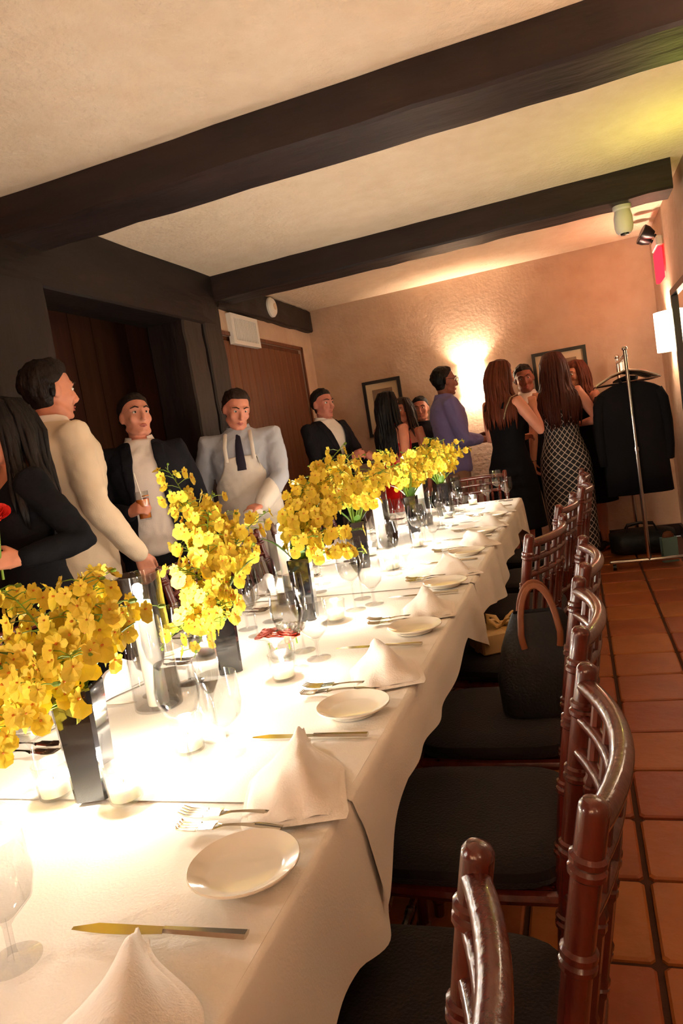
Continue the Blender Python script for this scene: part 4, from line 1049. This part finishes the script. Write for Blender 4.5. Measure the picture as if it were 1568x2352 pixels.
b.tube([p.hp(-.009,.102,.010),p.hp(.009,.102,.010)],.002,6); p.putb('eyeglasses',b,MT['frame'])
p.trousers(MT['khaki'],MT['shoe'])
# 7b guest behind him
x, y = -1.345,6.60
p = Person('dark-haired guest in dark clothes mostly hidden behind the man in the blue shirt', (x,y), look(x,y,-1.2,5.4), 1.60, False, (.74,.48,.38), head=(0,0,0))
p.face(); p.short_hair((.07,.05,.05), .015); p.top('shirt',MT['suit2'],.022,.86); p.trousers(MT['darktr'],MT['shoe'])
# 8 woman in black
x, y = -.50, 5.55
p = Person('woman with long auburn hair in a sleeveless black dress, hand raised to her chin', (x,y), look(x,y,.35,6.6), 1.72, True, (.88,.60,.50), head=(-.1,.1,.05), stance=.075,
  R=((.12,.20,1.34),(.7,-.3,-1),(-.15,.1,1),(-.6,.6,0),.6), L=((-.12,.26,1.12),(-.6,-.6,-.5),(.6,.7,.2),(.3,-.3,-.5),.6))
p.face(); d = p.dress(MT['blackdress'],1.40,.45,.009,.022,.03,straps=(.016,MT['blackdress'])); p.long_hair((.30,.13,.07),.36,21,front=100); p.shoes(MT['shoe'])
MT['sequin'] = mat('silver_sequins',(.80,.74,.64),.25,.8,bump=(300,.8))
b = MB(); b.tube([p.U((.10,.10,1.42)),p.U((.128,.02,1.47)),p.U((.130,-.05,1.455)),p.U((.125,-.105,1.38)),p.U((.10,-.118,1.30))],.011,8,flat=.5); p.putb('sequin_trim',b,MT['sequin'],d)
# 9 man facing the camera behind
x, y = -.365, 6.45
p = Person('dark-haired man facing the two long-haired women, half hidden by them', (x,y), look(x,y,-.35,5.0), 1.71, False, (.60,.36,.28), head=(.1,.1,.1))
p.face(); p.short_hair((.09,.06,.05), .015); suit(p,'suit2',lambda z: .08*sm(1.12,1.47,z),z0=1.12,hem=.80); p.trousers(MT['darktr'],MT['shoe'])
# 10 woman in the patterned dress
x, y = -.115, 5.93
p = Person('woman with long brown hair in a strapless navy dress with a pale lattice pattern', (x,y), look(x,y,-.25,7.6), 1.735, True, (.88,.60,.50), head=(.05,.12,0), stance=.07,
  L=((-.245,.02,.90),(-.5,-1,0),(.1,.3,-1),(1,0,0),.4), R=((.17,.24,1.15),(.8,-.4,-.9),(-.5,.7,.3),(-.3,-.3,-.5),.6))
p.face(); p.dress(MT['lattice'],1.29,.16,.012,.02,-.015); p.long_hair((.24,.10,.065),.44,31,front=100); p.shoes(MT['shoe'])
b = MB(); wv = p.wr['L']; b.tube([wv+V((.027*math.cos(a),.027*math.sin(a),.01)) for a in [2*PI*k/14 for k in range(14)]],.0035,6,closed=True); p.putb('bracelet',b,MT['steel'])
# 11 woman beyond
x, y = .06, 6.62
p = Person('woman with auburn hair facing her friends, half hidden behind the patterned dress', (x,y), look(x,y,-.5,5.9), 1.68, True, (.82,.55,.44), head=(-.1,.1,0), stance=.075)
p.face(); p.dress(MT['blackdress'],1.34,.45,.009,.022,.03,straps=(.014,MT['blackdress'])); p.long_hair((.32,.15,.09),.32,41,front=120); p.shoes(MT['shoe'])

# ------------------------------------------------------------------ things in hands
def hand_world(P, nm, fwd=.075, palm=.03):
    d, n_, c = P.hand[nm]; q = (P.wr[nm]+d*fwd+n_*palm)*P.sc; Rz = Matrix.Rotation(P.t.rotation_euler.z,3,'Z'); return Rz@q+V(P.t.location)
# cocktail
MT['drink'] = mat('amber_drink',(.85,.45,.10),.1,spec=.6); MT['straw'] = mat('white_straw',(.92,.88,.84),.4)
q = hand_world(P3,'R',.08,.035)
t = thing('cocktail_glass','tall glass of amber cocktail with a straw held by the man in open shirt','glass',(q.x,q.y,q.z-.05))
MB().lathe([(.001,0),(.028,0),(.030,.004),(.034,.145),(.0325,.145),(.0285,.008),(.001,.008)],24,closed=True).build('glass_body','glass',t)
MB().lathe([(0,.009),(.028,.009),(.0315,.105),(0,.105)],20).build('drink','drink',t)
MB().tube([(.012,0,.02),(-.022,.0,.24)],.0032,8).build('straw','straw',t)
b = MB(); b.lathe([(0,0),(.018,0),(.018,.005),(0,.005)],16,(.02,0,.118)); b.build('orange_slice','orangey',t)
# posy of red and white flowers
q = hand_world(P1,'L',.07,.0)
t = thing('posy','small posy with a red rose and pale blooms held by the woman with dark hair','flower',(q.x,q.y,q.z))
MB().tube([(0,0,-.06),(.004,0,.0),(.03,-.004,.13)],.004,8).build('stem','stem',t)
for k,(dx,dy,dz,m,sc) in enumerate(((.045,-.012,.145,'redpet',1.15),(.02,-.025,.135,'coral',1.0),(-.005,-.02,.06,'whitepet',.9),(.012,.012,.165,'paleyel',.8),(-.02,.005,.10,'leaf',.7))):
    o = obj('bloom',RSE[k%3].copy(),m,t,(dx,dy,dz),smooth=180); o.scale = (sc,)*3; o.rotation_euler = (dy*-15+.3,dx*12,k)
# folded cloth of the waiter
q = hand_world(P4,'L',.08,.03)
rings = []
for k in range(9):
    u = -1+k/4; rr = .030*(1-.45*abs(u)**3); rings.append([(u*.06, rr*1.25*math.cos(2*PI*j/12)+.006*math.sin(u*5+j), rr*math.sin(2*PI*j/12)-.012*u*u) for j in range(12)])
tag(MB().loft(rings).build('serving_cloth','napkin',None,(q.x,q.y,q.z),.4,smooth=180),'bunched white serving cloth in the hand of the waiter','cloth')

# ------------------------------------------------------------------ coat rack
RX, RY0, RY1 = .40, 5.70, 6.70
t = thing('clothes_rack','chrome rolling clothes rack by the right wall','rack',(RX,RY0,0))
for nm, yy in (('pole',0),('pole',RY1-RY0)):
    b = MB(); b.tube([(0,yy,.06),(0,yy,.9)],.0165,14); b.tube([(0,yy,.9),(.0,yy,1.64)],.0135,14); b.ball((.0,yy,1.65),.021,12); pl = b.build(nm,'chrome',t)
    MB().lathe([(.0165,0),(.022,.002),(.022,.03),(.0165,.032)],14,(0,yy,.89)).build('collar','chrome',pl)
    ft = MB(); ft.tube([(-.27,yy,.062),(.27,yy,.062)],.017,12,round_=True); ft = ft.build('foot_bar','chrome',t)
    for sx in (-1,1):
        b = MB(); b.tube([(sx*.25-.012,yy,.024),(sx*.25+.012,yy,.024)],.024,14); b.tube([(sx*.25,yy,.024),(sx*.25,yy,.06)],.008,8); b.build('caster','black',ft)
MB().tube([(0,0,1.60),(0,RY1-RY0,1.60)],.0125,12).build('hanging_rail','chrome',t)
MB().tube([(0,0,.13),(0,RY1-RY0,.13)],.010,10).build('lower_rail','chrome',t)
def hanger_mesh():
    b = MB(); b.tube([(0,0,.085),(.0,0,.05),(0,0,.0)],.0028,6)
    b.tube([(0,0,.085)]+[(.018*math.sin(a),0,.100-.018*math.cos(a)+.003) for a in [PI*.0+PI*1.45*k/8 for k in range(9)]][::1],.0028,6)
    b.tube([(-.225,.0,-.085),(-.20,.01,-.070),(-.1,.004,-.022),(0,0,.002),(.1,.004,-.022),(.20,.01,-.070),(.225,0,-.085)],[.006,.009,.009,.009,.009,.009,.006],8)
    b.tube([(-.21,0,-.085),(.21,0,-.085)],.004,6)
    return b.mesh('hanger')
HG = hanger_mesh()
COATS = [(.05,(.075,.072,.085),.98),(.15,(.06,.058,.072),1.0),(.25,(.10,.095,.10),.92),(.35,(.065,.06,.075),1.02),(.45,(.085,.07,.075),.95),(.55,(.06,.06,.07),1.0),(.65,(.11,.10,.11),.9)]
for k, (dy, col, L) in enumerate(COATS):
    rz = random.Random(k).uniform(-.02,.02)
    tag(obj('coat_hanger',HG,'chrome',None,(RX,RY0+dy,1.493),rz),'silver coat hanger on the chrome rail carrying a dark coat','hanger','hangers on the rack')
for k, (dx_, dy) in enumerate(((0,.015),(0,.09),(0,.18))):
    tag(obj('coat_hanger',HG,'chrome',None,(RX,RY0+dy+.01,1.493+.0),(-.22,.2,-.15)[k]),'empty silver coat hanger on the chrome rail','hanger','empty hangers on the rack')
def coat(k, dy, col, L):
    r = random.Random(k+50); t = thing('coat','dark coat hanging on the chrome rack','coat',(RX,RY0+dy,1.41),random.Random(k).uniform(-.02,.02),'dark coats on the rack')
    m = fab('coat_wool',col); rings = []; ph = r.uniform(0,6)
    for z, hx, hy in ((.0,.055,.022),(-.012,.10,.026),(-.045,.175,.032),(-.08,.225,.036),(-.13,.232,.038),(-.25,.222,.040),(-.45,.218,.040),(-.65,.224,.040),(-.86*L,.232,.040)):
        rings.append([V((hx*math.copysign(abs(math.cos(a))**.8,math.cos(a)), hy*math.sin(a)*(1+.16*math.sin(a*7+ph)*sm(-.1,-.8,z)), z)) for a in [2*PI*j/36 for j in range(36)]])
    MB().loft(rings).build('coat_body',m,t,smooth=180)
    for sg in (-1,1):
        b = MB(); b.tube([(sg*.195,0,-.085),(sg*.225,.0,-.16),(sg*.238,.004,-.33),(sg*.235,.012,-.50),(sg*.225,.014,-.62*L)],[.034,.038,.037,.036,.034],12,round_=False); b.build('sleeve',m,t,smooth=180)
    b = MB(); b.tube([(-.05,-.03,-.01),(-.06,.01,.018),(0,.032,.03),(.06,.01,.018),(.05,-.03,-.01)],[.012,.016,.017,.016,.012],8); b.build('coat_collar',m,t)
for k, c in enumerate(COATS): coat(k, *c)
# bags on the floor under the coats
MT['greenbag'] = mat('dark_green_bag',(.06,.09,.08),.6,bump=(60,.3)); MT['teal'] = mat('teal_paper',(.45,.58,.55),.6); MT['tan'] = mat('tan_leather',(.47,.25,.11),.5,bump=(80,.2)); MT['navybag'] = mat('navy_bag',(.035,.035,.05),.65,bump=(150,.3)); MT['creampaper'] = mat('cream_paper',(.85,.72,.50),.6,bump=(15,.4)); MT['ribbon'] = mat('gold_ribbon',(.80,.66,.40),.4)
t = thing('duffel_bag','dark green duffel bag on the floor under the hanging coats','bag',(.40,6.28,0),PI/2*.0)
rings = []
for k in range(11):
    u = -1+k/5; rr = .105*(1-.25*abs(u)**4); rings.append([(u*.25, rr*1.5*math.copysign(abs(math.cos(a))**.8,math.cos(a)), .105+rr*math.copysign(abs(math.sin(a))**.75,math.sin(a))) for a in [2*PI*j/20 for j in range(20)]])
MB().loft(rings).build('bag_body','greenbag',t,smooth=180)
for sg in (-1,1): MB().tube([(-.12,sg*.10,.19),(-.10,sg*.05,.24),(0,sg*.03,.255),(.10,sg*.05,.24),(.12,sg*.10,.19)],.008,8).build('handle','black',t)
t = thing('gift_bag','small teal paper bag with tan tissue on the floor beside the rack pole','bag',(.56,5.86,0),.2)
rings = []
for z, k in ((0,1),(.19,1.02)): rings.append([(-.055*k,-.03*k,z),(.055*k,-.03*k,z),(.055*k,.03*k,z),(-.055*k,.03*k,z)])
MB().loft(rings).build('paper_bag','teal',t,smooth=0)
b = MB(); b.ball((0,0,.20),(.045,.024,.035),10); b.v = [(x+.008*noise.noise(V((x*60,y*60,z*60))),y,z+.012*noise.noise(V((z*50,x*50,y*50)))) for x,y,z in b.v]; b.build('tissue_paper','tan',t)

# ------------------------------------------------------------------ tote bag and gift on the chairs
t = thing('tote_bag','navy tote bag with tan leather handles on the seat of a mahogany chair','bag',(-.160,1.93,.4905),.12)
rings = []
for z, hx, hy in ((0,.118,.062),(.012,.126,.068),(.10,.128,.066),(.18,.108,.052),(.24,.084,.034),(.275,.068,.024),(.278,.064,.020),(.25,.062,.018)):
    rings.append([(hx*math.copysign(abs(math.cos(a))**.55,math.cos(a)), hy*math.copysign(abs(math.sin(a))**.6,math.sin(a)), z) for a in [2*PI*j/28 for j in range(28)]])
MB().loft(rings).build('bag_body','navybag',t,smooth=60)
for sg in (-1,1): MB().tube([(.048*math.cos(a)*(1 if 0<a<PI else 1.05), sg*(.052-.03*max(0,math.sin(a)))+.012*max(0,math.sin(a)), .235+(.115*math.sin(a) if math.sin(a)>0 else .10*math.sin(a))) for a in [-.45+(PI+.9)*k/20 for k in range(21)]],.0085,8,flat=.5).build('handle','tan',t)
t = thing('gift_box','small cream wrapped gift with a ribbon bow on the chair turned askew','gift',(-.335,2.50,.4905),.5)
MB().box((-.105,-.07,0),(.105,.07,.075),bev=.006).build('box','creampaper',t)
b = MB(); b.box((-.014,-.0715,.0),(.014,.0715,.0765)); b.box((-.1065,-.014,0),(.1065,.014,.0765)); b.build('ribbon','ribbon',t,smooth=0)
b = MB()
for a in (.4,2.2,3.6,5.3): b.tube([(0,0,.078),(.03*math.cos(a-.25),.03*math.sin(a-.25),.105),(.055*math.cos(a),.055*math.sin(a),.110),(.045*math.cos(a+.35),.045*math.sin(a+.35),.088),(0,0,.080)],[.006,.011,.013,.011,.006],8,flat=.35)
b.ball((0,0,.084),.011,8); b.build('bow','ribbon',t)
